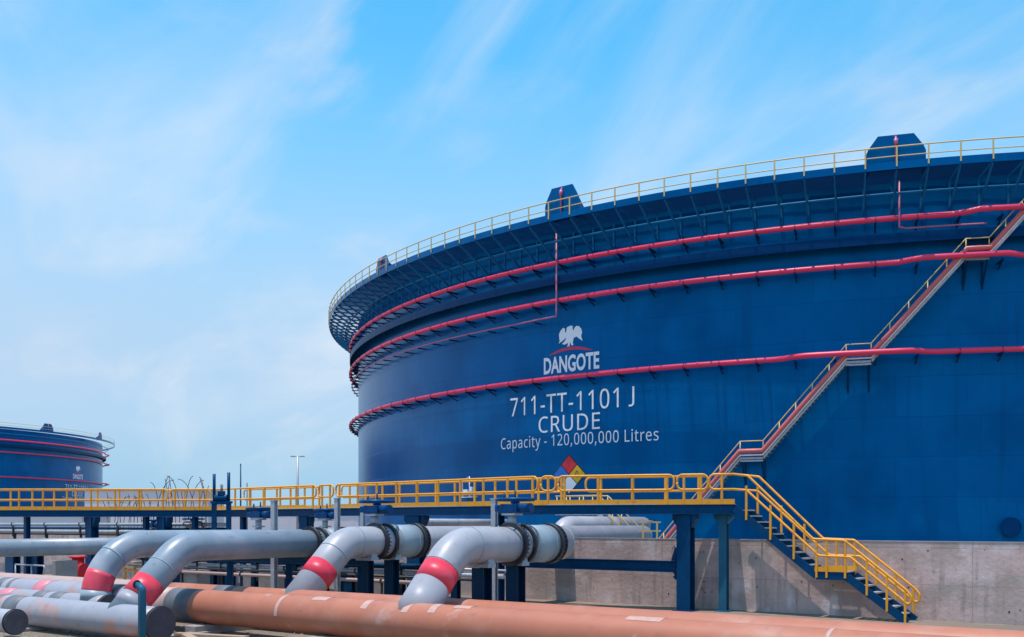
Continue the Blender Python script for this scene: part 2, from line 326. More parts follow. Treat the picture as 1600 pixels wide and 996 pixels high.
# ------------------------------------------------------------------ crude oil tanks
TR, TA, TD = 54.6, .325, 118.76
TC = Vector((TD * sin(TA), TD * cos(TA), 0))
BASE = EYE - 3.2
def H(h): return EYE + h
def cyl(r, deg, h): return Vector((r * cos(radians(deg)), r * sin(radians(deg)), H(h)))
def hit_deg(px, r=TR, c=TC):
    """angle about the tank axis at which column px meets the shell"""
    xp = ray_x(px); A = 1 + xp * xp; B = -2 * (xp * c.x + c.y); C = c.x ** 2 + c.y ** 2 - r * r
    z = (-B - sqrt(B * B - 4 * A * C)) / (2 * A); return math.degrees(atan2(z - c.y, xp * z - c.x))
PIT = 1.69; A0 = -119.53
def smooth(a, b, x):
    t = min(1, max(0, (x - a) / (b - a))); return t * t * (3 - 2 * t)
GLYPHS = json.loads('''{",":[273,[42,-132,51,-91,61,-48,71,-5,80,41,86,80,92,118,188,118,195,108,185,70,173,30,158,-12,141,-53,124,-94,108,-132],[[5,7,6],[5,8,7],[5,9,8],[4,9,5],[4,10,9],[3,10,4],[3,11,10],[2,11,3],[2,12,11],[1,12,2],[1,13,12],[0,13,1],[0,14,13]]],"-":[327,[41,233,41,312,286,312,286,233],[[0,2,1],[0,3,2]]],"0":[582,[289,-11,215,2,154,33,109,89,76,164,56,256,50,364,53,439,61,506,74,565,92,616,118,659,150,694,189,718,236,733,289,738,365,727,426,694,473,639,506,565,526,474,532,364,529,289,521,223,507,164,488,112,462,68,430,35,391,9,344,-5,289,67,339,74,377,98,406,139,426,197,438,273,441,364,438,454,426,529,406,588,377,629,339,653,289,662,241,653,201,629,174,588,154,529,144,454,139,364,144,273,154,198,174,141,201,98,241,74],[[14,16,15],[13,16,14],[13,17,16],[12,17,13],[12,18,17],[11,42,12],[42,18,12],[11,43,42],[41,18,42],[10,43,11],[40,18,41],[10,44,43],[40,19,18],[39,19,40],[10,45,44],[9,45,10],[9,46,45],[38,19,39],[8,46,9],[38,20,19],[8,47,46],[37,20,38],[7,47,8],[37,21,20],[7,48,47],[36,21,37],[6,48,7],[5,48,6],[5,49,48],[35,21,36],[35,22,21],[35,23,22],[5,50,49],[34,23,35],[4,50,5],[34,24,23],[4,51,50],[33,24,34],[3,51,4],[33,25,24],[3,52,51],[32,25,33],[32,26,25],[3,53,52],[31,26,32],[2,53,3],[2,30,53],[30,26,31],[30,27,26],[2,27,30],[2,28,27],[1,28,2],[1,29,28],[0,29,1]]],"1":[582,[274,0,274,507,274,535,274,559,274,577,276,595,277,613,277,633,267,622,257,613,248,606,239,597,227,588,215,577,138,513,91,574,286,727,360,727,360,0],[[15,17,16],[15,7,17],[7,18,17],[15,8,7],[6,18,7],[15,9,8],[5,18,6],[15,10,9],[15,11,10],[15,12,11],[4,18,5],[15,13,12],[3,18,4],[15,14,13],[2,18,3],[1,18,2],[0,18,1]]],"2":[582,[48,0,48,74,239,267,274,301,304,335,332,364,354,392,374,421,389,448,400,477,406,506,407,538,404,576,392,606,373,629,347,647,315,657,280,660,245,659,215,651,186,642,159,629,132,610,105,591,58,651,86,674,120,694,154,712,194,725,235,733,280,736,342,730,397,713,441,685,473,647,492,600,500,544,497,506,489,471,476,436,459,404,436,371,410,339,382,306,348,271,314,235,162,85,162,82,529,82,529,0],[[29,31,30],[28,31,29],[28,32,31],[27,32,28],[27,33,32],[26,33,27],[25,33,26],[25,17,33],[17,34,33],[24,17,25],[24,18,17],[16,34,17],[24,19,18],[15,34,16],[24,20,19],[23,22,24],[22,21,24],[21,20,24],[15,35,34],[14,35,15],[13,35,14],[12,35,13],[12,36,35],[11,36,12],[11,37,36],[10,37,11],[9,37,10],[9,38,37],[8,38,9],[8,39,38],[7,39,8],[7,40,39],[6,40,7],[6,41,40],[5,41,6],[5,42,41],[4,42,5],[4,43,42],[3,43,4],[3,44,43],[2,44,3],[2,45,44],[1,45,2],[1,46,45],[1,47,46],[1,48,47],[1,49,48],[0,49,1]]],"7":[582,[138,0,436,645,45,645,45,727,532,727,532,657,236,0],[[2,4,3],[2,5,4],[2,1,5],[1,6,5],[0,6,1]]],"C":[642,[395,-11,326,-5,264,11,211,36,165,70,129,114,98,165,79,226,67,291,62,364,67,435,80,500,101,557,133,610,173,653,221,689,277,715,341,732,410,736,485,732,551,718,612,694,574,616,551,626,527,636,500,644,471,651,442,654,410,656,338,647,276,621,226,577,188,520,167,448,159,364,165,279,186,207,221,148,270,105,332,79,409,70,441,71,471,74,500,79,527,85,556,91,583,98,583,20,556,11,527,3,498,-3,468,-8,433,-9],[[17,19,18],[17,20,19],[16,20,17],[16,21,20],[15,21,16],[15,26,21],[26,25,21],[25,24,21],[24,23,21],[23,22,21],[14,28,15],[28,27,15],[27,26,15],[14,29,28],[13,29,14],[13,30,29],[13,31,30],[12,31,13],[12,32,31],[11,32,12],[11,33,32],[10,33,11],[10,34,33],[9,34,10],[8,34,9],[8,35,34],[7,35,8],[7,36,35],[6,36,7],[6,37,36],[5,37,6],[5,38,37],[4,38,5],[4,39,38],[45,47,46],[44,47,45],[43,47,44],[4,40,39],[42,47,43],[41,47,42],[40,47,41],[3,40,4],[3,47,40],[2,47,3],[2,48,47],[1,48,2],[1,49,48],[1,50,49],[1,51,50],[0,51,1],[0,52,51]]],"D":[742,[98,0,98,727,323,727,392,722,456,709,512,686,562,654,603,615,636,566,660,509,676,444,680,370,669,257,636,165,580,92,504,41,412,11,301,0,191,79,289,79,453,111,551,206,583,367,576,456,551,527,512,580,457,618,391,641,309,648,191,648],[[0,29,1],[29,2,1],[29,3,2],[29,4,3],[29,5,4],[29,6,5],[29,28,6],[28,27,6],[27,7,6],[0,18,29],[26,7,27],[25,7,26],[25,8,7],[24,8,25],[24,9,8],[23,9,24],[23,10,9],[22,10,23],[22,11,10],[22,12,11],[21,12,22],[21,13,12],[20,13,21],[20,14,13],[19,14,20],[19,15,14],[0,19,18],[0,15,19],[0,16,15],[0,17,16]]],"E":[565,[98,0,98,727,504,727,504,645,191,645,191,420,486,420,486,339,191,339,191,80,504,80,504,0],[[0,4,1],[4,2,1],[4,3,2],[0,5,4],[0,8,5],[8,6,5],[8,7,6],[0,9,8],[0,10,9],[0,11,10]]],"J":[277,[-5,-8,-20,-7,-33,-7,-47,-4,-59,-2,-70,0,-79,3,-79,65,-68,62,-56,61,-45,58,-32,57,-20,57,-6,56,11,57,27,60,42,65,56,72,68,81,79,94,88,108,92,127,94,150,94,727,185,727,185,155,179,104,162,63,133,32,95,10,48,-3],[[22,24,23],[22,25,24],[22,26,25],[21,26,22],[20,26,21],[19,26,20],[19,27,26],[18,27,19],[17,27,18],[16,27,17],[6,8,7],[15,27,16],[15,28,27],[6,9,8],[6,10,9],[14,28,15],[6,11,10],[6,12,11],[13,28,14],[6,13,12],[6,28,13],[6,29,28],[6,30,29],[5,30,6],[4,30,5],[3,30,4],[3,0,30],[2,0,3],[1,0,2]]],"L":[533,[98,0,98,727,191,727,191,82,507,82,507,0],[[0,2,1],[0,3,2],[0,4,3],[0,5,4]]],"R":[633,[98,0,98,727,298,727,382,721,448,703,498,676,535,635,556,583,563,520,560,483,554,451,542,423,527,400,509,379,488,362,465,347,442,335,418,326,618,0,510,0,335,300,191,300,191,0,191,377,298,377,353,382,395,392,429,412,451,439,465,474,470,515,463,559,450,592,426,616,392,633,348,644,294,647,191,647],[[0,37,1],[37,2,1],[37,3,2],[37,4,3],[37,5,4],[37,36,5],[36,6,5],[0,23,37],[35,6,36],[34,6,35],[34,7,6],[33,7,34],[32,7,33],[31,7,32],[31,8,7],[30,8,31],[30,9,8],[29,9,30],[29,10,9],[28,10,29],[28,11,10],[27,11,28],[27,12,11],[26,12,27],[26,13,12],[25,13,26],[24,13,25],[24,14,13],[0,21,23],[21,24,23],[21,14,24],[21,15,14],[21,16,15],[21,17,16],[21,20,17],[20,18,17],[0,22,21],[19,18,20]]],"T":[565,[236,0,236,645,11,645,11,727,554,727,554,645,329,645,329,0],[[2,4,3],[2,5,4],[1,5,2],[0,6,1],[6,5,1],[0,7,6]]],"U":[744,[368,-11,285,-2,217,23,162,64,123,118,100,183,91,259,91,727,183,727,183,256,188,201,204,154,230,118,267,91,315,74,373,70,433,76,480,92,516,121,541,161,556,204,560,256,560,727,651,727,651,256,648,207,638,162,621,121,597,83,565,51,527,24,482,6,429,-6],[[6,8,7],[6,9,8],[21,23,22],[21,24,23],[5,9,6],[20,24,21],[20,25,24],[5,10,9],[20,26,25],[19,26,20],[5,11,10],[4,11,5],[19,27,26],[18,27,19],[4,12,11],[17,27,18],[17,28,27],[3,12,4],[3,13,12],[16,28,17],[3,14,13],[16,29,28],[15,29,16],[3,15,14],[3,29,15],[2,29,3],[2,30,29],[2,31,30],[1,31,2],[1,32,31],[0,32,1]]],"a":[571,[218,-11,173,-6,130,8,95,29,68,61,51,101,47,151,55,201,76,244,111,277,161,303,227,318,307,326,401,329,401,360,397,401,388,433,371,456,348,471,321,479,288,482,261,480,233,477,206,470,182,460,158,451,135,441,108,507,132,520,161,530,191,541,224,548,257,553,292,554,353,550,403,535,441,510,466,476,483,429,488,371,488,0,423,0,406,77,401,77,377,50,353,29,327,11,297,0,262,-8,239,62,283,67,321,79,354,100,380,130,395,170,400,218,400,267,320,264,259,257,212,247,179,230,156,209,144,183,139,150,142,123,151,100,167,83,188,71,212,65],[[32,34,33],[31,34,32],[31,35,34],[30,35,31],[29,35,30],[29,36,35],[28,36,29],[27,36,28],[27,37,36],[26,25,27],[25,24,27],[24,23,27],[23,22,27],[22,21,27],[21,20,27],[20,37,27],[19,37,20],[18,37,19],[18,38,37],[17,38,18],[16,38,17],[15,38,16],[15,39,38],[14,39,15],[14,40,39],[13,40,14],[12,56,13],[56,40,13],[11,56,12],[10,56,11],[9,56,10],[8,57,9],[57,56,9],[55,40,56],[8,58,57],[8,59,58],[8,60,59],[7,60,8],[7,61,60],[54,40,55],[7,62,61],[6,62,7],[6,63,62],[53,40,54],[5,63,6],[5,64,63],[52,42,53],[42,40,53],[5,65,64],[4,65,5],[4,66,65],[51,42,52],[4,67,66],[50,43,51],[43,42,51],[50,44,43],[41,40,42],[4,68,67],[49,44,50],[4,49,68],[4,44,49],[3,44,4],[3,45,44],[2,45,3],[2,46,45],[2,47,46],[1,47,2],[1,48,47],[0,48,1]]],"c":[488,[304,-11,259,-8,217,3,177,20,141,42,112,73,88,111,70,156,59,209,56,270,59,333,71,388,89,433,115,471,145,503,180,526,221,542,264,553,312,556,339,554,365,551,392,547,417,541,436,533,454,526,427,451,410,457,391,463,370,470,348,474,329,476,309,477,220,454,167,385,148,271,153,211,167,159,188,120,218,91,257,73,304,67,333,68,359,71,383,76,404,83,426,91,445,98,445,20,427,11,406,3,385,-3,362,-6,335,-9],[[17,19,18],[17,20,19],[16,20,17],[16,21,20],[16,22,21],[15,22,16],[15,23,22],[15,24,23],[14,24,15],[14,29,24],[29,28,24],[28,27,24],[27,26,24],[26,25,24],[13,31,14],[31,30,14],[30,29,14],[13,32,31],[12,32,13],[12,33,32],[11,33,12],[10,33,11],[10,34,33],[9,34,10],[9,35,34],[8,35,9],[8,36,35],[7,36,8],[7,37,36],[6,37,7],[6,38,37],[5,38,6],[45,47,46],[5,39,38],[44,47,45],[43,47,44],[42,47,43],[4,39,5],[4,40,39],[41,47,42],[40,47,41],[4,47,40],[3,47,4],[2,47,3],[2,48,47],[2,49,48],[2,50,49],[1,50,2],[1,51,50],[1,52,51],[0,52,1]]],"e":[574,[318,-11,268,-6,223,5,182,21,145,45,114,77,89,115,71,161,59,212,56,268,59,326,70,377,86,423,109,462,136,494,170,521,209,541,251,551,297,556,342,551,382,542,418,526,448,501,474,473,495,439,510,400,520,356,523,309,523,256,148,256,154,198,171,151,195,115,230,88,273,71,323,67,356,67,386,70,415,76,442,83,470,92,497,105,497,26,470,14,442,6,415,-2,386,-6,354,-9,150,327,429,327,424,370,413,407,397,439,371,463,338,477,295,482,256,477,223,463,195,441,173,410,159,371],[[17,19,18],[17,20,19],[16,20,17],[16,21,20],[15,21,16],[15,22,21],[14,22,15],[14,23,22],[13,55,14],[55,23,14],[13,56,55],[54,23,55],[13,57,56],[53,23,54],[53,24,23],[13,58,57],[52,24,53],[12,58,13],[12,59,58],[51,24,52],[51,25,24],[11,59,12],[11,60,59],[50,25,51],[50,26,25],[10,60,11],[10,48,60],[49,26,50],[49,27,26],[10,49,48],[10,27,49],[9,27,10],[9,28,27],[8,29,9],[29,28,9],[8,30,29],[7,30,8],[7,31,30],[6,31,7],[6,32,31],[5,32,6],[5,33,32],[40,42,41],[39,42,40],[5,34,33],[38,42,39],[4,34,5],[37,42,38],[4,35,34],[36,42,37],[35,42,36],[4,42,35],[3,42,4],[3,43,42],[2,43,3],[2,44,43],[2,45,44],[1,45,2],[1,46,45],[1,47,46],[0,47,1]]],"i":[262,[86,0,86,545,176,545,176,0,132,636,118,638,106,642,94,650,86,660,82,676,79,692,82,710,86,725,94,736,106,744,118,748,132,750,145,748,158,744,168,736,177,725,182,710,185,692,182,676,177,660,168,650,158,642,145,638],[[15,17,16],[14,17,15],[14,18,17],[13,18,14],[13,19,18],[12,19,13],[12,20,19],[11,20,12],[11,21,20],[10,21,11],[10,22,21],[9,22,10],[9,23,22],[8,23,9],[8,24,23],[7,24,8],[7,25,24],[6,25,7],[6,26,25],[5,26,6],[5,27,26],[4,27,5],[0,2,1],[0,3,2]]],"p":[626,[86,-244,86,545,159,545,171,471,176,471,194,494,215,513,239,532,270,545,304,553,345,556,409,548,462,524,507,485,542,430,563,360,569,274,563,188,542,118,507,62,462,21,407,-2,345,-11,306,-8,271,0,241,14,215,30,194,48,176,70,170,70,171,56,173,42,174,26,176,9,176,-6,176,-20,176,-244,332,64,364,67,391,76,413,91,433,112,448,136,462,167,470,200,476,235,477,274,473,333,460,383,441,424,412,456,376,474,330,480,280,476,241,459,212,433,192,397,180,350,176,291,176,274,180,212,191,161,209,118,238,88,279,70],[[9,11,10],[8,11,9],[8,12,11],[0,2,1],[0,3,2],[7,12,8],[6,12,7],[6,13,12],[5,13,6],[4,52,5],[52,13,5],[52,51,13],[51,14,13],[4,53,52],[4,54,53],[50,14,51],[0,4,3],[0,57,4],[57,56,4],[56,55,4],[55,54,4],[49,14,50],[49,15,14],[48,15,49],[47,15,48],[47,16,15],[0,58,57],[46,16,47],[0,59,58],[45,16,46],[0,60,59],[45,17,16],[44,17,45],[0,61,60],[43,17,44],[43,18,17],[42,18,43],[0,29,61],[29,62,61],[41,18,42],[29,63,62],[41,19,18],[40,19,41],[39,19,40],[29,64,63],[38,19,39],[29,28,64],[28,37,64],[0,30,29],[27,37,28],[37,19,38],[27,19,37],[27,20,19],[0,31,30],[26,20,27],[0,32,31],[25,20,26],[0,33,32],[25,21,20],[24,21,25],[0,34,33],[23,21,24],[23,22,21],[0,35,34],[0,36,35]]],"r":[420,[86,0,86,545,159,545,170,445,174,445,194,474,217,500,242,523,271,541,304,551,341,556,351,556,362,554,374,554,385,553,395,551,404,550,394,466,385,470,376,471,365,473,354,473,344,474,335,474,307,471,282,463,256,451,233,433,214,412,198,388,186,357,179,326,176,291,176,0],[[9,11,10],[9,12,11],[9,13,12],[9,14,13],[9,15,14],[8,15,9],[8,16,15],[8,17,16],[0,2,1],[0,3,2],[7,17,8],[6,18,7],[18,17,7],[5,23,6],[23,22,6],[22,21,6],[21,20,6],[20,19,6],[19,18,6],[4,24,5],[24,23,5],[4,25,24],[4,26,25],[4,27,26],[0,4,3],[0,30,4],[30,29,4],[29,28,4],[28,27,4],[0,31,30],[0,32,31],[0,33,32]]],"s":[488,[224,-11,188,-9,154,-6,126,-2,100,6,76,14,53,24,53,106,76,95,103,85,132,76,162,68,194,64,226,62,267,65,300,71,324,83,341,100,351,120,354,142,354,156,350,168,344,179,335,189,321,201,303,212,282,223,254,235,221,248,188,262,158,276,130,289,108,303,88,320,73,338,61,359,55,383,51,410,58,453,77,489,109,518,150,539,200,551,256,556,289,554,320,551,350,545,377,538,404,530,430,520,400,448,376,456,353,465,327,473,303,477,277,482,250,482,217,480,188,474,167,465,150,451,141,435,138,417,139,401,144,389,150,377,162,368,176,357,195,347,218,336,245,326,277,312,310,300,341,286,367,273,389,257,407,241,423,223,433,201,439,179,441,150,435,101,415,62,383,30,339,8,286,-6],[[42,44,43],[42,45,44],[41,45,42],[41,46,45],[41,47,46],[40,47,41],[40,48,47],[40,49,48],[40,54,49],[54,53,49],[53,52,49],[52,51,49],[51,50,49],[39,56,40],[56,55,40],[55,54,40],[38,57,39],[57,56,39],[38,58,57],[38,59,58],[38,60,59],[37,60,38],[37,61,60],[37,62,61],[37,63,62],[36,63,37],[36,64,63],[36,65,64],[35,65,36],[35,66,65],[35,67,66],[34,67,35],[34,68,67],[34,69,68],[33,69,34],[33,70,69],[33,71,70],[32,71,33],[32,72,71],[31,72,32],[31,73,72],[30,73,31],[30,74,73],[29,74,30],[29,75,74],[28,75,29],[28,76,75],[27,76,28],[27,77,76],[26,77,27],[25,77,26],[25,78,77],[24,78,25],[24,79,78],[23,79,24],[22,79,23],[21,79,22],[21,80,79],[20,80,21],[19,80,20],[19,81,80],[18,81,19],[17,81,18],[6,8,7],[17,82,81],[16,82,17],[6,9,8],[6,10,9],[15,82,16],[6,11,10],[14,82,15],[6,12,11],[13,82,14],[6,13,12],[6,82,13],[6,83,82],[6,84,83],[5,84,6],[4,84,5],[4,85,84],[3,85,4],[2,85,3],[2,0,85],[1,0,2]]],"t":[367,[253,-11,226,-9,200,-3,174,5,151,17,132,33,117,56,103,83,95,118,94,159,94,476,17,476,17,520,94,554,130,671,183,671,183,545,341,545,341,476,183,476,183,161,186,130,194,106,207,86,224,74,245,65,268,64,282,64,297,65,310,67,324,70,335,71,345,74,345,6,335,2,321,-2,304,-6,286,-8,270,-9],[[13,15,14],[13,16,15],[12,16,13],[12,17,16],[12,18,17],[11,18,12],[10,18,11],[9,19,10],[19,18,10],[9,20,19],[9,21,20],[8,21,9],[8,22,21],[7,22,8],[7,23,22],[7,24,23],[6,24,7],[31,33,32],[6,25,24],[30,33,31],[29,33,30],[28,33,29],[6,26,25],[27,33,28],[26,33,27],[6,33,26],[5,33,6],[4,33,5],[3,33,4],[3,34,33],[2,34,3],[2,35,34],[2,36,35],[1,36,2],[1,37,36],[1,38,37],[0,38,1]]],"y":[520,[85,-244,70,-244,56,-242,42,-242,32,-239,21,-238,11,-236,11,-165,20,-167,29,-168,38,-168,48,-170,61,-171,71,-171,100,-168,126,-159,147,-144,164,-124,179,-101,192,-74,221,-2,2,545,97,545,215,235,224,207,233,182,242,158,250,133,256,109,261,86,265,86,270,105,276,127,283,153,292,180,301,207,312,236,423,545,520,545,283,-76,264,-123,238,-164,211,-198,176,-224,135,-239],[[20,22,21],[20,23,22],[36,38,37],[36,39,38],[35,39,36],[20,24,23],[20,25,24],[34,39,35],[20,26,25],[33,39,34],[20,27,26],[32,39,33],[20,28,27],[31,39,32],[20,29,28],[30,39,31],[20,30,29],[20,39,30],[19,39,20],[18,39,19],[18,40,39],[17,40,18],[17,41,40],[16,41,17],[15,41,16],[14,41,15],[14,42,41],[6,8,7],[6,9,8],[6,10,9],[13,42,14],[6,11,10],[6,12,11],[6,13,12],[6,42,13],[6,43,42],[6,44,43],[5,44,6],[4,44,5],[4,0,44],[3,0,4],[2,0,3],[1,0,2]]],"B":{"D":[766,[352,727,575,670,708,527,750,348,701,162,563,23,353,-31,47,-31,47,727,333,120,492,164,566,256,584,348,558,462,477,542,329,576,208,576,208,120],[[7,16,8],[16,0,8],[16,1,0],[16,15,1],[15,2,1],[7,17,16],[14,2,15],[13,2,14],[13,3,2],[12,3,13],[12,4,3],[11,4,12],[10,4,11],[9,4,10],[9,5,4],[7,9,17],[7,5,9],[7,6,5]]],"A":[681,[560,-31,467,175,210,175,123,-31,-46,-31,279,731,389,731,728,-31,398,326,334,470,275,326],[[4,6,5],[4,9,6],[9,7,6],[4,10,9],[8,7,9],[4,8,10],[4,2,8],[2,1,8],[1,7,8],[4,3,2],[0,7,1]]],"N":[797,[621,-31,200,454,200,-31,45,-31,45,727,169,727,596,239,596,727,752,727,752,-31],[[3,5,4],[3,1,5],[1,6,5],[6,8,7],[6,9,8],[3,2,1],[0,6,1],[0,9,6]]],"G":[756,[608,-14,518,-34,419,-40,215,9,72,146,19,344,74,545,219,685,422,736,505,731,587,712,704,668,704,497,580,554,501,576,425,583,301,550,217,468,186,347,217,226,304,145,438,113,484,116,531,127,556,134,556,223,423,223,423,374,718,374,718,27],[[7,9,8],[7,10,9],[7,11,10],[6,11,7],[6,15,11],[15,14,11],[14,13,11],[13,12,11],[6,16,15],[6,17,16],[5,17,6],[5,18,17],[26,28,27],[26,25,28],[25,29,28],[5,19,18],[4,19,5],[4,20,19],[24,29,25],[3,20,4],[3,21,20],[23,29,24],[22,29,23],[21,29,22],[3,29,21],[3,0,29],[2,0,3],[2,1,0]]],"O":[840,[634,684,776,543,826,348,777,156,636,14,418,-41,204,14,64,156,14,348,65,542,207,683,420,737,544,145,628,228,660,348,628,469,544,551,420,582,296,551,212,469,181,348,212,228,296,145,420,114],[[10,0,11],[10,1,0],[9,17,10],[17,1,10],[9,18,17],[16,1,17],[9,19,18],[15,1,16],[15,2,1],[8,19,9],[8,20,19],[14,2,15],[7,20,8],[7,21,20],[13,2,14],[13,3,2],[12,3,13],[7,22,21],[12,4,3],[6,22,7],[23,4,12],[6,23,22],[6,4,23],[6,5,4]]],"T":[617,[389,576,389,-31,228,-31,228,576,-13,576,-13,727,630,727,630,576],[[4,6,5],[4,7,6],[3,7,4],[2,0,3],[0,7,3],[2,1,0]]],"E":[511,[207,576,207,427,492,427,492,276,207,276,207,120,512,120,512,-31,46,-31,46,727,502,727,502,576],[[8,0,9],[0,10,9],[0,11,10],[8,1,0],[8,4,1],[4,2,1],[4,3,2],[8,5,4],[8,6,5],[8,7,6]]]}}''')
def wrap_text(name, txt, deg, hmid, cap, width, root, mt, bold=False, off=.02, kind='lettering'):
    """painted words on the shell, one mesh per word, from stored letter outlines"""
    table = GLYPHS['B'] if bold else GLYPHS
    k = cap / 727; pen = 0; words = [[]]
    for ch in txt:
        if ch == ' ': pen += 300; words.append([]); continue
        adv, v, fs = table[ch]; words[-1].append((pen, v, fs)); pen += adv + (0 if bold else 48)
    kx = width / pen
    for w in words:
        b = MB(); b.v = []
        for x0, v, fs in w:
            i0 = len(b.v)
            for x, y in zip(v[::2], v[1::2]):
                a = radians(deg) + ((x0 + x) - pen / 2) * kx / TR; b.v.append(Vector(((TR + off) * cos(a), (TR + off) * sin(a), H(hmid + (y - 363) * k))))
            for f in fs: b.face([i0 + i for i in f])
        o = b.build(name, mt, root); o['word'] = 1
def wrap_poly(name, poly, deg, hmid, root, mt, off=.02):
    """flat painted shape on the shell; poly in metres"""
    b = MB(); pts = []
    n = len(poly)
    for x, y in poly:
        a = radians(deg) + x / TR; b.v.append(Vector(((TR + off) * cos(a), (TR + off) * sin(a), H(hmid + y))))
    b.face(range(n)); return b.build(name, mt, root)
def make_tank(root):
    P = {}
    sh = MB(); sh.lathe([(TR, BASE - .02), (TR, H(20.55))], 240); P['shell'] = sh.build('shell', M['tank'], root)
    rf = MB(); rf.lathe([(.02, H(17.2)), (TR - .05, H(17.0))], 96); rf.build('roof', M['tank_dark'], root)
    ft = MB(); ft.lathe([(TR + .55, 0), (TR + .55, BASE + .02), (TR - .2, BASE + .02)], 160, smooth=False); ft.build('foundation', M['concrete'], root)
    wk = MB(); wk.lathe([(TR + 2.95, H(20.30)), (TR + 3.0, H(20.30)), (TR + 3.0, H(20.74)), (TR + 2.95, H(20.74)), (TR + 2.95, H(20.30))], 213, smooth=False)
    P['walkway'] = wk.build('walkway', M['tank'], root)
    gr = MB()
    for k in range(25):
        r = TR + .06 + k * .118; gr.lathe([(r, H(20.44)), (r + .022, H(20.44)), (r + .022, H(20.55)), (r, H(20.55)), (r, H(20.44))], 213, smooth=False)
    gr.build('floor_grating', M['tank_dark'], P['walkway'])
    rl = MB()
    for h, r in ((21.60, .04), (21.05, .032)): rl.tube([cyl(TR + 2.97, i * 360 / 213, h) for i in range(213)], r, 6, True)
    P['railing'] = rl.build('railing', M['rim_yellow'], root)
    wg = MB(); wg.lathe([(TR, H(17.14)), (TR + .85, H(17.14)), (TR + .85, H(16.62)), (TR + .89, H(16.62)), (TR + .89, H(17.20)), (TR, H(17.20))], 240, smooth=False)  # deep dark skirt takes in the shaded stripe below the girder
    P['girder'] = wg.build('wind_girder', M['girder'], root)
    tr = MB(); tr.tube([cyl(TR + 1.35, i * 1.5, 19.42) for i in range(240)], .075, 6, True); P['tie'] = tr.build('tie_ring', M['strut'], root)
    P['rings'] = []
    for h, j0, j1 in ((10.1, -112.9, -105.0), (15.48, -105.9, -99.6), (18.11, -102.6, -94)):
        rg = MB(); pts = []
        for i in range(480):
            d = -180 + i * .75; so_ = .80
            so_ += .78 * smooth(j0, j0 + 1.6, d) * (1 - smooth(j1, j1 + 1.2, d)); pts.append(cyl(TR + so_, d, h))
        rg.tube(pts, .165, 12, True); P['rings'].append(rg.build('cooling_ring', M['ring'], root))
    return P
tank = thing('crude_oil_tank', 'huge blue crude oil tank with white lettering filling the right side', 'storage tank', (TC.x, TC.y, 0), 'blue crude oil tanks')
P = make_tank(tank)
# repeated parts of the near tank, one per bay over the side the photo shows
def spread(src, parent, d0, d1, step, phase, skip=()):
    k0 = math.ceil((d0 - phase) / step); k1 = math.floor((d1 - phase) / step); first = True
    for k in range(k0, k1 + 1):
        a = radians(phase + k * step)
        if first: src.rotation_euler = (0, 0, a); first = False
        else: clone(src, parent, rz=a, recurse=False)
b = MB(); b.box((TR + 3.03, 0, H(21.02)), .05, .085, 1.16); spread(b.build('post', M['rim_yellow'], P['railing']), P['railing'], -192, -66, PIT, A0)
b = MB(); b.bar((TR + 2.9, 0, H(20.28)), (TR + .03, 0, H(18.55)), .085, .16); b.bar((TR + 2.9, 0, H(20.34)), (TR + .02, 0, H(20.34)), .06, .12)
b.bar((TR + .04, 0, H(18.5)), (TR + .04, 0, H(20.3)), .14, .06, up=(1, 0, 0))
spread(b.build('strut', M['strut'], tank), tank, -192, -66, PIT, A0)
b = MB(); b.prism([(0, 0), (.83, 0), (.83, -.35), (0, -.40)], (TR, 0, H(17.13)), (1, 0, 0), (0, 0, 1), .03)
spread(b.build('rib', M['strut'], P['girder']), P['girder'], -192, -66, PIT, A0 + .8)
for ring, h in zip(P['rings'], (10.1, 15.48, 18.11)):
    b = MB(); b.bar((TR, 0, H(h - .20)), (TR + .98, 0, H(h - .20)), .10, .11); b.bar((TR, 0, H(h - .55)), (TR + .75, 0, H(h - .24)), .06, .07)
    b.tube([(TR + .8 + .18 * sin(a), 0, H(h) + .18 * cos(a)) for a in [radians(-110 + i * 27.5) for i in range(9)]], .018, 5)
    spread(b.build('bracket', M['bracket'], ring), ring, -190, -70, 2.4, A0 + .5)
# weld collars along the rings
for ring, h in zip(P['rings'], (10.1, 15.48, 18.11)):
    b = MB(); b.tube([(TR + .8, -.05, H(h)), (TR + .8, .05, H(h))], .19, 12); spread(b.build('collar', M['ring'], ring), ring, -160, -113.5 if h < 12 else -106.5, 7.2, -121 + h)
# thin sprinkler pipes
def thin_pipe(dv, h0, h1, dend):
    b = MB(); n = 50; pts = [cyl(TR + 1.05, dv, h0), cyl(TR + 1.05, dv, h1 + .3)]
    pts += [cyl(TR + 1.05 + (-.4) * min(1, i / 4), dv + (dend - dv) * i / n, h1) for i in range(n + 1)]
    b.tube(pts, .055, 8); return b.build('sprinkler_pipe', M['thin_pink'], tank)
s1 = thin_pipe(hit_deg(870, TR + 1), 20.25, 14.35, -186); s2 = thin_pipe(hit_deg(1405, TR + 1), 20.25, 17.5, hit_deg(1536))
b = MB(); b.bar((TR, 0, H(14.22)), (TR + .75, 0, H(14.22)), .07, .09); spread(b.build('bracket', M['bracket'], s1), s1, -186, -131, 2.4, A0 + .5)
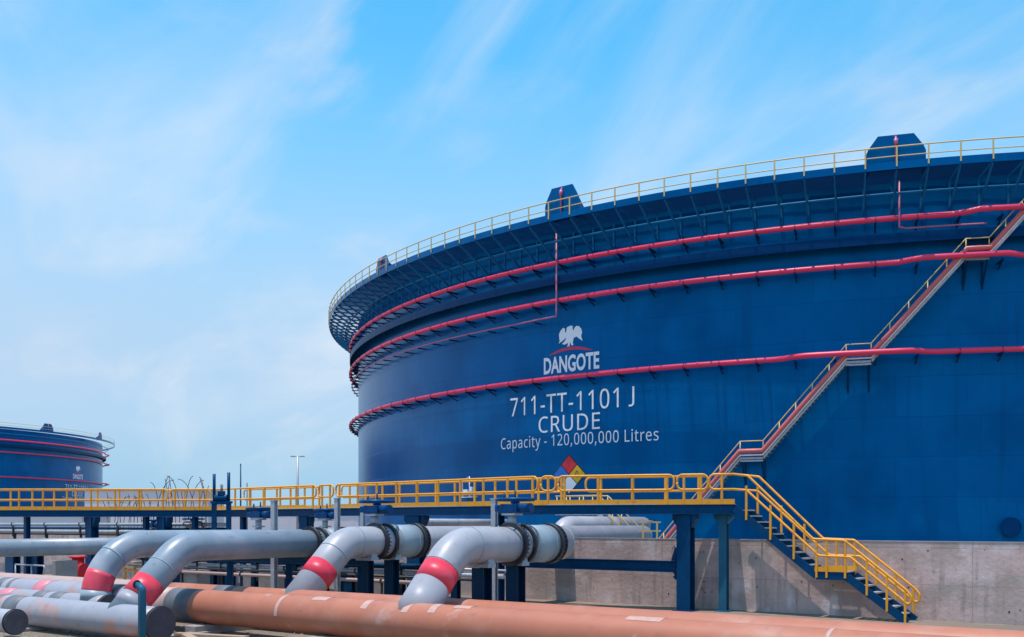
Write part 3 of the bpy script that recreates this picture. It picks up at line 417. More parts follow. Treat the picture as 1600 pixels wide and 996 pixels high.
# lettering, emblem, hazard diamond
LD = -128.3
wrap_text('lettering', 'DANGOTE', LD, 11.2, 1.12, 4.75, tank, M['white'], True)
wrap_text('lettering', '711-TT-1101 J', hit_deg(888), 8.5, 1.32, 10.9, tank, M['white'])
wrap_text('lettering', 'CRUDE', hit_deg(888.5), 7.03, 1.13, 5.5, tank, M['white'])
wrap_text('lettering', 'Capacity - 120,000,000 Litres', hit_deg(894), 5.88, .80, 13.5, tank, M['white'])
bird = [(380,215),(368,288),(356,280),(352,230),(325,220),(290,260),(268,310),(273,380),(280,402),(262,442),(330,395),(372,352),(358,395),(330,430),(308,447),(345,457),(385,440),(398,428),(392,468),(378,482),(416,480),(421,440),(428,424),(440,466),(472,466),(462,430),(476,362),(515,345),(560,382),(597,406),(576,340),(590,290),(580,240),(550,202),(512,195),(482,225),(476,262),(456,228),(466,196),(432,190),(397,205)]
wrap_poly('emblem', [((x - 428) / 9.06 * .0553, -(y + .123 * (x - 428) - 480) / 9.06 * .0448) for x, y in reversed(bird)], LD, 12.36, tank, M['white'])
arc = [(-1.85 + 3.7 * i / 16, .42 * (1 - ((i - 8) / 8) ** 2)) for i in range(17)] + [(1.6 - 3.2 * i / 14, -.02 + .22 * (1 - ((i - 7) / 7) ** 2)) for i in range(1, 14)]
wrap_poly('emblem_arc', list(reversed(arc)), LD, 11.90, tank, M['emblem_red'])
hd = MB(); hroot = wrap_poly('hazard_sign', [(-1.42, 0), (0, -1.42), (1.42, 0), (0, 1.42)], hit_deg(889.5), 3.42, tank, M['ink'], .015)
def quarter(cx, cy, mt):
    q = .64; o = wrap_poly('sign_panel', [(cx - q, cy), (cx, cy - q), (cx + q, cy), (cx, cy + q)], hit_deg(889.5), 3.42, hroot, mt, .03)
for cx, cy, k in ((0, .68, 'hazred'), (-.68, 0, 'hazblue'), (.68, 0, 'hazyel'), (0, -.68, 'white')): quarter(cx, cy, M[k])
wrap_text('sign_digit', '0', hit_deg(889.5) + math.degrees(.68 / TR), 3.42, .46, .30, hroot, M['ink'], False, .042)
# foam shields on the rim
def foam_shield(px, w, hgt, parent=tank, plain=False):
    d = hit_deg(px, TR + 2.6) if not plain else px
    a = radians(d); t = Vector((-sin(a), cos(a), 0)); r = Vector((cos(a), sin(a), 0))
    poly = [(-w / 2, 0), (w / 2, 0), (w / 2, hgt * .46), (w * .46, hgt * .62), (w * .30, hgt), (-w * .30, hgt), (-w * .46, hgt * .62), (-w / 2, hgt * .46)]
    b = MB(); b.prism(poly, r * (TR + 2.55) + UP * H(20.5), t, UP, .12); o = b.build('foam_shield', M['tank'], parent)
    for sg in (-1, 1):
        b = MB(); b.prism([(0, 0), (1.2, 0), (0, hgt * .5)], r * (TR + 2.45) + UP * H(20.56) + t * sg * (w / 2 - .1), -r, UP, .08); b.build('gusset', M['tank'], o)
    b = MB(); q = r * (TR + 2.72)
    b.tube(fillet([q + UP * H(20.55), q + UP * H(20.5 + hgt * .86), q - r * .12 + UP * H(20.5 + hgt * .95)], .06, 4), .055, 8); b.tube([q + UP * H(20.5 + hgt * .68), q + UP * H(20.5 + hgt * .86)], .12, 8)
    b.build('foam_pipe', M['thin_pink'], o); return o
foam_shield(1399.5, 3.25, 1.9); foam_shield(878, 2.75, 2.1); foam_shield(597, 2.4, 1.5)
# spiral stair
ri, ro = TR + .30, TR + 1.12
path = [(-121.6, -3.1), (-115.2, 4.05), (-113.75, 4.05), (-108.75, 9.65), (-107.3, 9.65), (-101.95, 15.5), (-100.65, 15.5), (-96.1, 20.5)]
def along(pathd, step=.45):
    out = []
    for (d0, h0), (d1, h1) in zip(pathd, pathd[1:]):
        n = max(2, int(abs(d1 - d0) / step)); out += [(d0 + (d1 - d0) * i / n, h0 + (h1 - h0) * i / n) for i in range(n)]
    return out + [pathd[-1]]
st = MB()
ap = along(path)
def ribbon(mb, r, off, hh, w):
    for (d0, h0), (d1, h1) in zip(ap, ap[1:]): mb.bar(cyl(r, d0, h0 + off), cyl(r, d1, h1 + off), w, hh)
ribbon(st, ro, -.02, .13, .05); stair = st.build('spiral_stair', M['galv'], tank)
b = MB(); ribbon(b, ri, -.02, .20, .05); b.build('stringer', M['teal'], stair)
b = MB()
for (d0, h0), (d1, h1) in zip(path, path[1:]):
    if abs(h1 - h0) < .1: continue
    n = int((h1 - h0) / .215)
    for i in range(n):
        d = d0 + (d1 - d0) * (i + .5) / n; h = h0 + (h1 - h0) * (i + .5) / n; a = radians(d); r = Vector((cos(a), sin(a), 0)); t = Vector((-sin(a), cos(a), 0))
        b.box(r * (ri + ro) / 2 + UP * H(h), ro - ri - .06, .24, .035, r, t)
tag(b.build('treads', M['galv'], stair), kind='stuff')
b = MB()
for off, rr in ((1.05, .033), (.55, .026)): b.tube([cyl(ro, d, h + off) for d, h in ap], rr, 6)
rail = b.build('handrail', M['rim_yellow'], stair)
for (d0, h0), (d1, h1) in zip(path, path[1:]):
    n = 5 if abs(h1 - h0) > .1 else 1
    for i in range(n + (1 if n == 1 else 0)):
        d = d0 + (d1 - d0) * i / n; h = h0 + (h1 - h0) * i / n; b = MB(); b.tube([cyl(ro, d, h - .1), cyl(ro, d, h + 1.05)], .035, 6); b.build('post', M['rim_yellow'], stair)
b = MB(); b.tube([cyl(ro + .22, d, h + .42) for d, h in ap], .145, 10); b.build('riser_pipe', mat('riser_paint', (.62, .14, .13), (.55, .12, .12), 1, .45), tank)
b = MB(); b.tube([cyl(ro + .16, d, h + .17) for d, h in ap], .05, 8); b.build('conduit', M['white'], tank)
for d0, d1, h in ((-115.2, -113.75, 4.05), (-108.75, -107.3, 9.65), (-101.95, -100.65, 15.5)):
    b = MB(); p, q = cyl((ri + ro) / 2, d0, h), cyl((ri + ro) / 2, d1, h); b.bar(p, q, ro - ri + .1, .05); b.bar(cyl(ro, d0, h - .18), cyl(ro, d1, h - .18), .05, .1)
    b.build('landing', M['galv'], stair)
    for d in (d0 + .1, d1 - .1):
        b = MB(); b.bar(cyl(ro, d, h - .2), cyl(TR, d, h - 1.5), .08, .1); b.bar(cyl(TR + .03, d, h - .1), cyl(TR + .03, d, h - 1.7), .1, .06, up=(cos(radians(d)), sin(radians(d)), 0)); b.build('bracket', M['bracket'], stair)
# manhole and small fittings on the shell
def nozzle(px, py, r, l, name='manhole', mt='tank_dark'):
    d = hit_deg(px); a = radians(d); rr = Vector((cos(a), sin(a), 0)); z = TC.y + TR * sin(a); h = (HY - py) / F * z
    c = rr * TR + UP * H(h); b = MB(); b.tube([c - rr * .05, c + rr * l], r * .8, 28); b.tube([c + rr * l, c + rr * (l + .07)], r, 28)
    o = b.build(name, M[mt], tank); b = MB()
    t = Vector((-sin(a), cos(a), 0))
    for k in range(16):
        e = 2 * pi * k / 16; q = c + (t * cos(e) + UP * sin(e)) * r * .9; b.tube([q + rr * (l + .05), q + rr * (l + .11)], .03, 6)
    b.build('bolts', M['bracket'], o)
nozzle(1577, 824, .58, .28); nozzle(1245, 834, .5, .25)
b = MB(); a = radians(hit_deg(737)); rr = Vector((cos(a), sin(a), 0)); t = Vector((-sin(a), cos(a), 0)); c = rr * (TR + .5)
b.tube([c - t * .5 + UP * H(2.0), c - t * .5 + UP * H(3.3), c + t * .35 + UP * H(3.55), c + t * .35 + UP * H(2.0)], .04, 6); b.box(c + UP * H(2.45), .3, .5, .25, rr, t); b.box(c + t * .6 + UP * H(2.6), .2, .25, .35, rr, t); b.box(rr * (TR + .25) + UP * H(2.0), .5, 1.4, .06, rr, t)
b.build('instrument_stand', M['white'], tank)

# the far tank, same build, without the fittings too small to see
D2 = 290.0; T2 = radians(-33.15); C2 = Vector((D2 * sin(T2), D2 * cos(T2), 0))
rz2 = radians(hit_deg(122, TR, C2) - LD)
tank2 = thing('crude_oil_tank', 'smaller looking distant blue tank behind the railing at far left', 'storage tank', (C2.x, C2.y, 0), 'blue crude oil tanks')
for ch in list(tank.children):
    nm = ch.name.split('.')[0]
    if nm == 'lettering' and abs(hit_deg(966) - math.degrees(atan2(ch.data.vertices[0].co.y, ch.data.vertices[0].co.x))) < .5 and H(7.7) < ch.data.vertices[0].co.z < H(9.3): continue
    if nm in ('shell', 'roof', 'walkway', 'railing', 'wind_girder', 'tie_ring', 'cooling_ring', 'emblem', 'emblem_arc', 'foundation') or nm == 'lettering':
        clone(ch, tank2, recurse=False)
tank2.rotation_euler = (0, 0, rz2)
for px, w, h_ in ((75, 3.2, 1.9), (157, 2.2, 1.9)): foam_shield(hit_deg(px, TR + 2.6, C2) - math.degrees(rz2), w, h_, tank2, True)

# ------------------------------------------------------------------ bund wall
WP = Vector((6.96, 38.5, 0)); WT = EYE - .63
b = MB(); p0, p1 = WP - U * 95, WP + U * 45; L = (p1 - p0).length
def wall_uv_box(b, p0, p1, z0, z1, th):
    i = len(b.v); n = V * th
    for p in (p0, p1):
        for q in (Vector((0, 0, 0)), n):
            for z in (z0, z1): b.v.append(p + q + UP * z)
    LL = (p1 - p0).length; hh = z1 - z0
    b.face((i + 0, i + 4, i + 5, i + 1), [(0, 0), (LL, 0), (LL, hh), (0, hh)]); b.face((i + 6, i + 2, i + 3, i + 7), [(0, 0), (LL, 0), (LL, hh), (0, hh)])
    b.face((i + 1, i + 5, i + 7, i + 3), [(0, 3.4), (LL, 3.4), (LL, 3.6), (0, 3.6)]); b.face((i + 2, i + 0, i + 1, i + 3), [(0, 0), (th, 0), (th, hh), (0, hh)]); b.face((i + 4, i + 6, i + 7, i + 5), [(0, 0), (th, 0), (th, hh), (0, hh)])
wroot = thing('bund_wall', 'long stained concrete containment wall in front of the big tank', 'wall', tuple(WP))
wall_uv_box(b, p0, p1, -.05, WT, .35); b.build('wall_face', M['wall'], wroot, WP)
b = MB(); wall_uv_box(b, p0 - V * .012, p1 - V * .012, WT, WT + .03, .375); b.build('coping', M['concrete'], wroot, WP)
b = MB()
for i in range(110):
    s = random.uniform(-40, 14); zz = random.choice((WT - .28, WT - .75, WT - 1.6, WT - 2.1)) + random.uniform(-.16, .16)
    c = WP + U * s + UP * zz; b.tube([c - V * .006, c + V * .02], random.uniform(.012, .034), 8)
tag(b.build('tie_holes', M['black'], wroot, WP), kind='stuff')

# ------------------------------------------------------------------ raised walkway (deck) with railings
DN = [(-90, 52.7), (340, 52.7), (845, 38.2), (1150, 36.3)]
def deck_depth(px):
    for (a, za), (c, zc) in zip(DN, DN[1:]):
        if px <= c or c == DN[-1][0]: return 1 / (1 / za + (1 / zc - 1 / za) * (px - a) / (c - a))
def deck(px, h, back=0.0):
    z = deck_depth(px); p = pt(px, z, h)
    for (a, za), (c, zc) in zip(DN, DN[1:]):
        if px <= c or c == DN[-1][0]:
            d = pt(c, zc, 0) - pt(a, za, 0); n = Vector((-d.y, d.x, 0)).normalized(); break
    return p + n * back
DF = .69; DW = 1.3                 # floor height over the eye, width
droot = thing('raised_walkway', 'long yellow railed walkway on navy beams crossing in front of the big tank', 'walkway', (deck(845, 0).x, deck(845, 0).y, 0))
DO = droot.location.copy()
def dpath(a, c, h, back=0.0):
    xs = [a] + [x for x, _ in DN if a < x < c] + [c]; return [deck(x, h, back) for x in xs]
def dseg(mb, a, c, h, back, w, hh):
    p = dpath(a, c, h, back)
    for q, r in zip(p, p[1:]): mb.bar(q, r, w, hh)
b = MB()
for back in (.06, DW - .06):
    p = dpath(-90, 1148, DF - .17, back)
    for q, r in zip(p, p[1:]): b.ibeam(q, r, .16, .34, .03)
b.build('beam', M['steel'], droot, DO)
b = MB()
px = -80
while px < 1148:
    b.bar(deck(px, DF - .15, .1), deck(px, DF - .15, DW - .1), .08, .2); px += 34
b.build('cross_beam', M['steel'], droot, DO)
b = MB()
for x0, x1 in zip([x for x, _ in DN], [x for x, _ in DN][1:]):
    x1 = min(x1, 1148); b.bar(deck(x0, DF + .015, DW / 2), deck(x1 - .02, DF + .015, DW / 2), DW, .03)
b.build('floor', M['galv'], droot, DO)
def toe(a, c, back):
    b = MB(); dseg(b, a, c, DF + .10, back, .015, .19); b.build('toe_board', M['yellow'], droot, DO)
def railing(a, c, back, round0=True, round1=True, every=1.25, off=0):
    b = MB(); rt, rm = DF + 1.1, DF + .55
    xs = [a] + [x for x, _ in DN if a < x < c] + [c]
    top = [deck(x, rt, back) for x in xs]; mid = [deck(x, rm, back) for x in xs]
    r = .12
    if round0 and round1: pts = fillet(top + list(reversed(mid)), .22, 6); pts = fillet([(top[0] + mid[0]) / 2] + top + list(reversed(mid)) + [(top[0] + mid[0]) / 2], .2, 6); b.tube(pts, (.042), 8)
    elif round1: b.tube(fillet(top + list(reversed(mid)), .2, 6), (.042), 8)
    elif round0: b.tube(fillet(list(reversed(top)) + mid, .2, 6), (.042), 8)
    else: b.tube(top, (.042), 8); b.tube(mid, .038, 8)
    ro_ = b.build('railing', M['yellow'], droot, DO)
    L = sum((q - p).length for p, q in zip(top, top[1:])); n = max(1, round((L - .5) / every))
    ds = [.25 + off + (L - .5 - off) * i / n for i in range(n + 1)] if L > 1 else [L / 2]
    for s in ds:
        acc = 0
        for p, q in zip(top, top[1:]):
            l = (q - p).length
            if s <= acc + l + 1e-6: P0 = p.lerp(q, (s - acc) / l); break
            acc += l
        m_ = MB(); m_.box(P0 - UP * .54, (.072), .072, 1.08, U, V); m_.build('post', M['yellow'], ro_, DO)
for a, c, r0, r1 in ((-90, 262, 0, 1), (266, 494, 1, 1), (498, 521, 1, 1), (525, 840, 1, 1), (845, 868, 1, 1), (872, 1053, 1, 1), (1058, 1106, 1, 1), (1108, 1148, 1, 0)): railing(a, c, .0, r0, r1)
for a, c in ((-90, 478), (519, 1148)): toe(a, c, -.02)
for a, c, r0, r1 in ((-90, 318, 0, 1), (348, 470, 1, 1), (500, 860, 1, 1), (905, 1098, 1, 0)): railing(a, c, DW, r0, r1, 1.25, .35)
toe(-90, 1085, DW + .02)
# columns under the walkway
def column(px, w, d, capw=None, back=.3, caph=.55, z0=0.0, mt='steel'):
    c = deck(px, 0, back); b = MB(); zt = EYE + DF - .35
    b.ibeam(Vector((c.x, c.y, z0)), Vector((c.x, c.y, zt)), w, d, .03, up=tuple(V)); b.box((c.x, c.y, z0 + .02), w + .25, d + .25, .04, U, V)
    if capw:
        b.prism([(-capw / 2, 0), (capw / 2, 0), (capw / 2, -caph * .35), (w / 2, -caph), (-w / 2, -caph), (-capw / 2, -caph * .35)], Vector((c.x, c.y, zt - .005)), U, UP, d * .7)
    return b.build('column', M[mt], droot, DO)
column(140, .55, .45, 1.05); column(38, .25, .25); column(225, .25, .25); column(254, .62, .5, .95); column(302, .22, .25); column(372, .22, .25)
column(471, .55, .45, .8); column(643, .70, .5, 1.15); column(770, .4, .4); column(1070, .55, .42, .95, .35, .5)
column(1130, .30, .26, .75, .45, .35, mt='teal')

# ------------------------------------------------------------------ stair from the walkway down to the yard
SB = Vector((8.08, 36.15, 0)); SW = .95
sroot = thing('access_stair', 'yellow railed steel stair descending from the walkway end to the yard', 'stair', tuple(SB + U * 5.9))
SO = sroot.location.copy()
def sp(t, h, back=0.0): return SB + U * t + V * back + UP * (EYE + h)
T0, TL0, TL1, TB = -.02, 2.98, 4.0, 6.0; HT, HL, HB = DF, -1.66, -3.22
for back in (0, SW):
    b = MB(); pl = [(T0, HT - .14), (TL0, HL - .14), (TL1, HL - .14), (TB, HB - .02)]
    for (t0, h0), (t1, h1) in zip(pl, pl[1:]): b.bar(sp(t0, h0, back), sp(t1, h1, back), .05, .27)
    b.build('stringer', M['steel'], sroot, SO)
for (t0, h0), (t1, h1) in (((T0, HT), (TL0, HL)), ((TL1, HL), (TB, HB))):
    n = int((h0 - h1) / .2)
    for i in range(1, n):
        t = t0 + (t1 - t0) * i / n; h = h0 + (h1 - h0) * i / n; b = MB(); c = sp(t, h, SW / 2); b.box(c, .25, SW - .06, .035, U, V); b.box(c - U * .0 + U * .12 + UP * .0, .02, SW - .06, .05, U, V); b.build('tread', M['galv'], sroot, SO)
b = MB(); b.box(sp((TL0 + TL1) / 2, HL + .0, SW / 2), TL1 - TL0, SW, .04, U, V); b.build('landing', M['galv'], sroot, SO)
for back in (-.04, SW + .04):
    b = MB(); b.box(sp((TL0 + TL1) / 2, HL + .09, back), TL1 - TL0 + .1, .015, .17, U, V); b.build('toe_board', M['yellow'], sroot, SO)
for back in (-.05, SW + .05):
    b = MB(); r = .042
    top = [(-.1, HT + 1.1), (.5, HT + 1.02), (TL0 - .1, HL + 1.12), (TL1 - .05, HL + 1.08), (TB - .05, HB + 1.05), (TB + .12, HB + .85), (TB + .1, HB + .5), (TL1 + .15, HL + .52), (TL0 + .1, HL + .55), (.45, HT + .5), (-.1, HT + .55)]
    b.tube(fillet([sp(t, h, back) for t, h in top], .16, 5), r, 8); rl = b.build('handrail', M['yellow'], sroot, SO)
    for t, h in ((.45, None), (1.35, None), (2.2, None), (TL0 + .02, None), (3.35, None), (TL1 - .02, None), (4.7, None), (5.35, None), (5.93, None)):
        hh = HT + (HL - HT) * min(1, max(0, (t - T0) / (TL0 - T0))) if t < TL1 else HL + (HB - HL) * (t - TL1) / (TB - TL1)
        b = MB(); b.box((sp(t, hh + 1.03, back) + sp(t, hh - .2, back)) / 2, .066, .066, 1.23, U, V); b.build('post', M['yellow'], rl, SO)

# ------------------------------------------------------------------ pipelines
NH = -2.48                         # axis of the headers below the eye
def header_line(px, topy, r, h=NH): z = F * (-(h + r)) / (topy - HY); return Vector((ray_x(px) * z, z, 0))
def on_plane(base, px, py):
    xp = ray_x(px); s = (xp * base.y - base.x) / (V.x - xp * V.y); q = base + V * s; return Vector((q.x, q.y, EYE + (HY - py) / F * q.y))
def ringset(mb, c, d, r, l): mb.tube([c, c + d * l], r, 40)
def cut(path, t0, t1):
    """the piece of a polyline between two arc lengths"""
    out = []; acc = 0
    for p, q in zip(path, path[1:]):
        l = (q - p).length
        if acc + l > t0 and acc < t1:
            if not out: out.append(p.lerp(q, max(0, (t0 - acc) / l)))
            out.append(p.lerp(q, min(1, (t1 - acc) / l)))
        acc += l
    return out
DBG = 0
class Pipe:
    def __init__(s, name, label, px, topy, r, h=NH):
        s.r = r; s.h = h; s.o = header_line(px, topy, r, h); s.root = thing(name, label, 'pipeline', (s.o.x, s.o.y, EYE + h - r), 'ground level header pipelines'); s.O = s.root.location.copy()
    def at(s, px): q = on_line(s.o, U, px); return Vector((q.x, q.y, EYE + s.h))
    def run(s, a, c, mt, name='header'):
        b = MB(); p, q = s.at(a), s.at(c); n = 24; b.tube([p.lerp(q, i / n) for i in range(n + 1)], s.r, 48); return b.build(name, M[mt], s.root, s.O)
    def band(s, a, c, mt, parent=None, name='coating_band'):
        b = MB(); b.tube([s.at(a), s.at(c)], s.r + .006, 48); return b.build(name, M[mt], s.root, s.O)
    def patch(s, px0, px1, a0, a1, mt='paleband'):
        p, q = s.at(px0), s.at(px1); b = MB(); n = 14; r = s.r + .006
        for i in range(n + 1):
            a = radians(a0 + (a1 - a0) * i / n); d = -V * sin(a) + UP * cos(a); b.v += [p + d * r, q + d * r]
        for i in range(n): b.face((2 * i, 2 * i + 1, 2 * i + 3, 2 * i + 2), None, True)
        return b.build('primer_patch', M[mt], s.root, s.O)
    def cap(s, px, l=.05):
        p = s.at(px); b = MB(); b.tube([p, p + U * l], s.r + .012, 48); o = b.build('end_cap', M['cap'], s.root, s.O)
        b = MB(); b.tube([p - U * .03, p + U * .012], s.r + .03, 48); b.build('cap_rim', M['black'], o, s.O)
    def branch(s, bpx, cpx, cpy, epx, r, fr, mt, bands=(), hh=-.6, seam=1.78):
        base = s.at(bpx); bb = Vector((base.x, base.y, 0))
        c = on_plane(bb, cpx, cpy); c.z = EYE + hh
        xp = ray_x(epx); k = (xp * bb.y - bb.x) / (V.x - xp * V.y); e = bb + V * k + UP * (EYE + hh)
        path = fillet([base, c, e], fr, 14); b = MB(); b.tube(path, r, 48); br = b.build('branch', M[mt], s.root, s.O)
        s.path = path; s.bb = bb; s.bh = hh
        # straight run up from the header
        d = (path[1] - path[0]).normalized()
        for t0, t1, m_, nm in bands:
            b = MB(); b.tube(cut(path, t0, t1), r + .006, 48); b.build(nm, M[m_], br, s.O)
        L_ = sum((q - p).length for p, q in zip(path[:-1], path[1:-1])); b = MB(); q = path[-2]; b.tube([q - V * .012, q + V * .012], r + .012, 40); b.build('weld_seam', M['coolgrey'], br, s.O)
        b = MB(); b.tube(cut(path, seam, seam + .03), r + .012, 40); b.build('weld_seam', M['coolgrey'], br, s.O)
        if DBG:
            for i in range(0, 40): q = cut(path, i * .1, i * .1 + .01)[0]; print(s.root.name, bpx, round(i * .1, 1), round(HX + F * q.x / q.y), round(HY - F * (q.z - EYE) / q.y))
        return br
    def on_branch(s, px, hh=None):
        hh = s.bh if hh is None else hh; xp = ray_x(px); k = (xp * s.bb.y - s.bb.x) / (V.x - xp * V.y); return s.bb + V * k + UP * (EYE + hh)
    def coupling(s, px, r, k=1.0):
        """insulating joint: a sleeve between bolted rings"""
        p = s.on_branch(px); b = MB(); b.tube([p + V * .62 * k, p + V * 1.86 * k], r + .05, 48); o = b.build('coupling', M['coolgrey'], s.root, s.O)
        for t, w, e in ((0, .11, .12), (.48, .09, .10), (.66, .03, .07), (.76, .03, .07), (1.62, .03, .07), (1.90, .17, .11), (2.10, .05, .10)):
            m_ = MB(); q = p + V * t * k; m_.tube([q - V * w / 2, q + V * w / 2], r + e, 48); ring = m_.build('flange_ring', M['black'] if w > .04 else M['palevalve'], o, s.O)
        for t in (.05, 1.98):
            m_ = MB(); q = p + V * t * k
            for j in range(30):
                a = 2 * pi * j / 30; c = q + (U * cos(a) + UP * sin(a)) * (r + .085); m_.tube([c - V * .10, c + V * .10], .02, 6)
            tag(m_.build('bolts', M['black'], o, s.O), kind='stuff')
        return o
N1 = Pipe('header_pipeline', 'front salmon orange pipeline running full width along the bottom edge', 700, 945.3, .50)
N1.run(-60, 246, 'blotchy'); N1.run(246.3, 1760, 'orange')
N1.band(70, 88, 'pinkband'); N1.band(184, 200, 'darkband'); N1.band(10, 20, 'darkband'); N1.band(28, 33, 'darkband'); N1.band(247, 277, 'palepink'); N1.band(277.5, 314, 'darkband'); N1.band(1298, 1306, 'paleband')
N1.branch(640, 712, 848, 876, .5, 1.35, 'greypipe', ((1.2, 1.76, 'red', 'red_band'), (.0, 1.19, 'blotchy', 'coating_band')))
N1.coupling(797, .5)
N1.patch(450, 455, -20, 95); N1.patch(497, 520, -25, 30); N1.patch(579, 589, -10, 52); N1.patch(643, 653, -5, 55); N1.patch(683, 694, -10, 50); N1.patch(716, 742, -20, 25); N1.patch(985, 1040, -15, 28)
N2 = Pipe('header_pipeline', 'salmon orange pipeline running just behind the frontmost one', 707, 935.2, .50)
N2.run(-60, 262, 'brownish'); N2.run(262.3, 1760, 'orange'); N2.band(345, 374, 'darkband')
N2.branch(459, 536, 845.5, 1004, .5, 1.25, 'greypipe', ((1.05, 1.62, 'red', 'red_band'),), seam=2.2)
N2.coupling(586, .5)
G2 = Pipe('header_pipeline', 'short grey capped pipe with dark bands under the leftmost gooseneck', 6, 918.6, .45, -2.70)
G2.run(-60, 170, 'blotchy'); G2.cap(170); G2.band(66, 82, 'darkband'); G2.band(92, 108, 'darkband'); G2.band(12, 30, 'pinkband')
G2.branch(147, 161, 853, 560, .45, 1.7, 'bluegrey', ((.57, 1.13, 'red', 'red_band'), (.23, .56, 'coolgrey', 'coating_band')), hh=-.68)
G1 = Pipe('header_pipeline', 'mottled grey and brown pipe with a dark round end cap at bottom left', 38, 931.5, .45, -2.70)
G1.run(-60, 250, 'blotchy'); G1.cap(250); G1.band(24, 46, 'darkband'); G1.band(4, 14, 'darkband')
G1.branch(184, 284, 851, 545, .45, 1.3, 'bluegrey', ((.77, 1.43, 'red', 'red_band'), (.4, .76, 'blotchy', 'coating_band')), hh=-.68, seam=2.0)
G1.coupling(484, .45, .8)
G0 = Pipe('header_pipeline', 'grey pipe stub with round dark end cap in the bottom left corner', 18, 953, .30, -2.48)
G0.run(-60, 24, 'greypipe'); G0.cap(24)
# pipes beyond, along the same cross direction
def cross_pipe(label, px, z, h, r, px_end, mt='greypipe', dome=True, bend=False):
    p = pt(px, z, h); e = on_line(Vector((p.x, p.y, 0)), V, px_end); e.z = p.z; d = (e - p).normalized()
    root = thing('cross_pipe', label, 'pipe', (p.x, p.y, p.z - r), 'pipes crossing over the wall')
    b = MB(); pts = [p]; rr = [r]; n = 6
    if bend: pts = [p - d * .1 - UP * 1.6, p - d * .05 - UP * .9, p + d * .25 - UP * .3, p + d * .7]; pts = fillet([p - UP * 2.2, p, p + d * 2.5], 1.0, 8); rr = [r] * len(pts)
    pts.append(e); rr.append(r); b.tube(pts, rr, 32); b.build('pipe_run', M[mt], root, root.location)
    if dome:
        b = MB(); b.tube([e + d * (r * .6 * sin(k * pi / 2 / n)) for k in range(n + 1)], [max(.01, r * cos(k * pi / 2 / n)) for k in range(n + 1)], 32); b.build('domed_end', M[mt], root, root.location)
    b = MB(); q = p.lerp(e, .45); b.tube([q, q + d * .06], r + .012, 32); b.build('weld_seam', M['coolgrey'], root, root.location)
    return root
cross_pipe('pale grey pipe with domed end resting above the wall left of the navy column', 872, 46.5, -.12, .46, 1004, bend=True)
cross_pipe('blue grey pipe running in from the left edge behind the leftmost gooseneck', -30, 43.7, -1.1, .40, 420, 'bluegrey')
cross_pipe('thin white pipe crossing behind the third gooseneck', 640, 46, .05, .17, 790)
b = MB(); e = N2.on_branch(1004); n = 6
b.tube([e + V * (.3 * sin(k * pi / 2 / n)) for k in range(n + 1)], [max(.01, .5 * cos(k * pi / 2 / n)) for k in range(n + 1)], 40); b.build('domed_end', M['greypipe'], N2.root, N2.O)
b = MB(); e = N1.on_branch(876); b.tube([e - V * .02, e + V * .03], .505, 40); b.build('blind_end', M['greypipe'], N1.root, N1.O)

# sleepers under the headers
k = 0
for px in (-20, 120, 330, 520, 760, 980, 1250, 1500):
    a = N1.at(px); c = (a + N2.at(px)) / 2; a = N1.at(px); q = a + V * .85
    b = MB(); b.box((q.x, q.y, (EYE + NH - .5) / 2), .5, 3.2, EYE + NH - .5, U, V); o = b.build('pipe_sleeper', M['concrete'], None, (q.x, q.y, 0), .02)
    tag(o, 'low concrete sleeper carrying the two salmon orange pipelines', 'pipe sleeper', 'concrete sleepers under the pipelines')
for px in (60, 215):
    a = G1.at(px); q = a + V * .9; b = MB(); b.box((q.x, q.y, (EYE - 3.15) / 2), .45, 3.4, EYE - 3.15, U, V)
    tag(b.build('pipe_sleeper', M['concrete'], None, (q.x, q.y, 0), .02), 'low concrete sleeper carrying the grey capped pipes', 'pipe sleeper', 'concrete sleepers under the pipelines')
# sand heap and timbers beside the capped pipe
def plank(px, z, l, ang, h, label):
    p = pt(px, z, h); d = Matrix.Rotation(radians(ang), 3, 'Z') @ U; b = MB(); b.box(p, l, .24, .07, d, d.cross(UP))
    tag(b.build('timber_plank', M['plank'], None, tuple(p), .01), label, 'plank')
plank(70, 25.0, 3.2, 4, -2.94, 'weathered timber plank lying lowest at the bottom left'); plank(160, 24.2, 2.6, -10, -2.93, 'tan timber plank poking out under the dark end cap'); plank(330, 27.6, 2.4, 14, -3.1, 'timber plank on the sand right of the teal post')
plank(300, 26.3, 1.6, -25, -3.02, 'short timber offcut lying askew beside the end cap')
# bent teal post in front
p = pt(222, 21.6, 0); b = MB()
q = [Vector((p.x, p.y, 0)), Vector((p.x, p.y, EYE - 1.42)), Vector((p.x, p.y, EYE - 1.36)) - U * .17 + UP * .03]
b.tube(fillet(q, .07, 5), .085, 4, ref=tuple(U + V)); bp = thing('bent_post', 'teal steel post with bent over top standing before the end cap', 'post', (p.x, p.y, 0)); b.build('stem', M['teal'], bp, (p.x, p.y, 0))
b = MB(); b.box((p.x, p.y, .015), .3, .3, .03); b.build('base_plate', M['teal'], bp, (p.x, p.y, 0))
b = MB(); b.tube([q[-1] - U * .0, q[-1] - U * .03], .1, 14); b.build('end_plate', M['black'], bp, (p.x, p.y, 0))

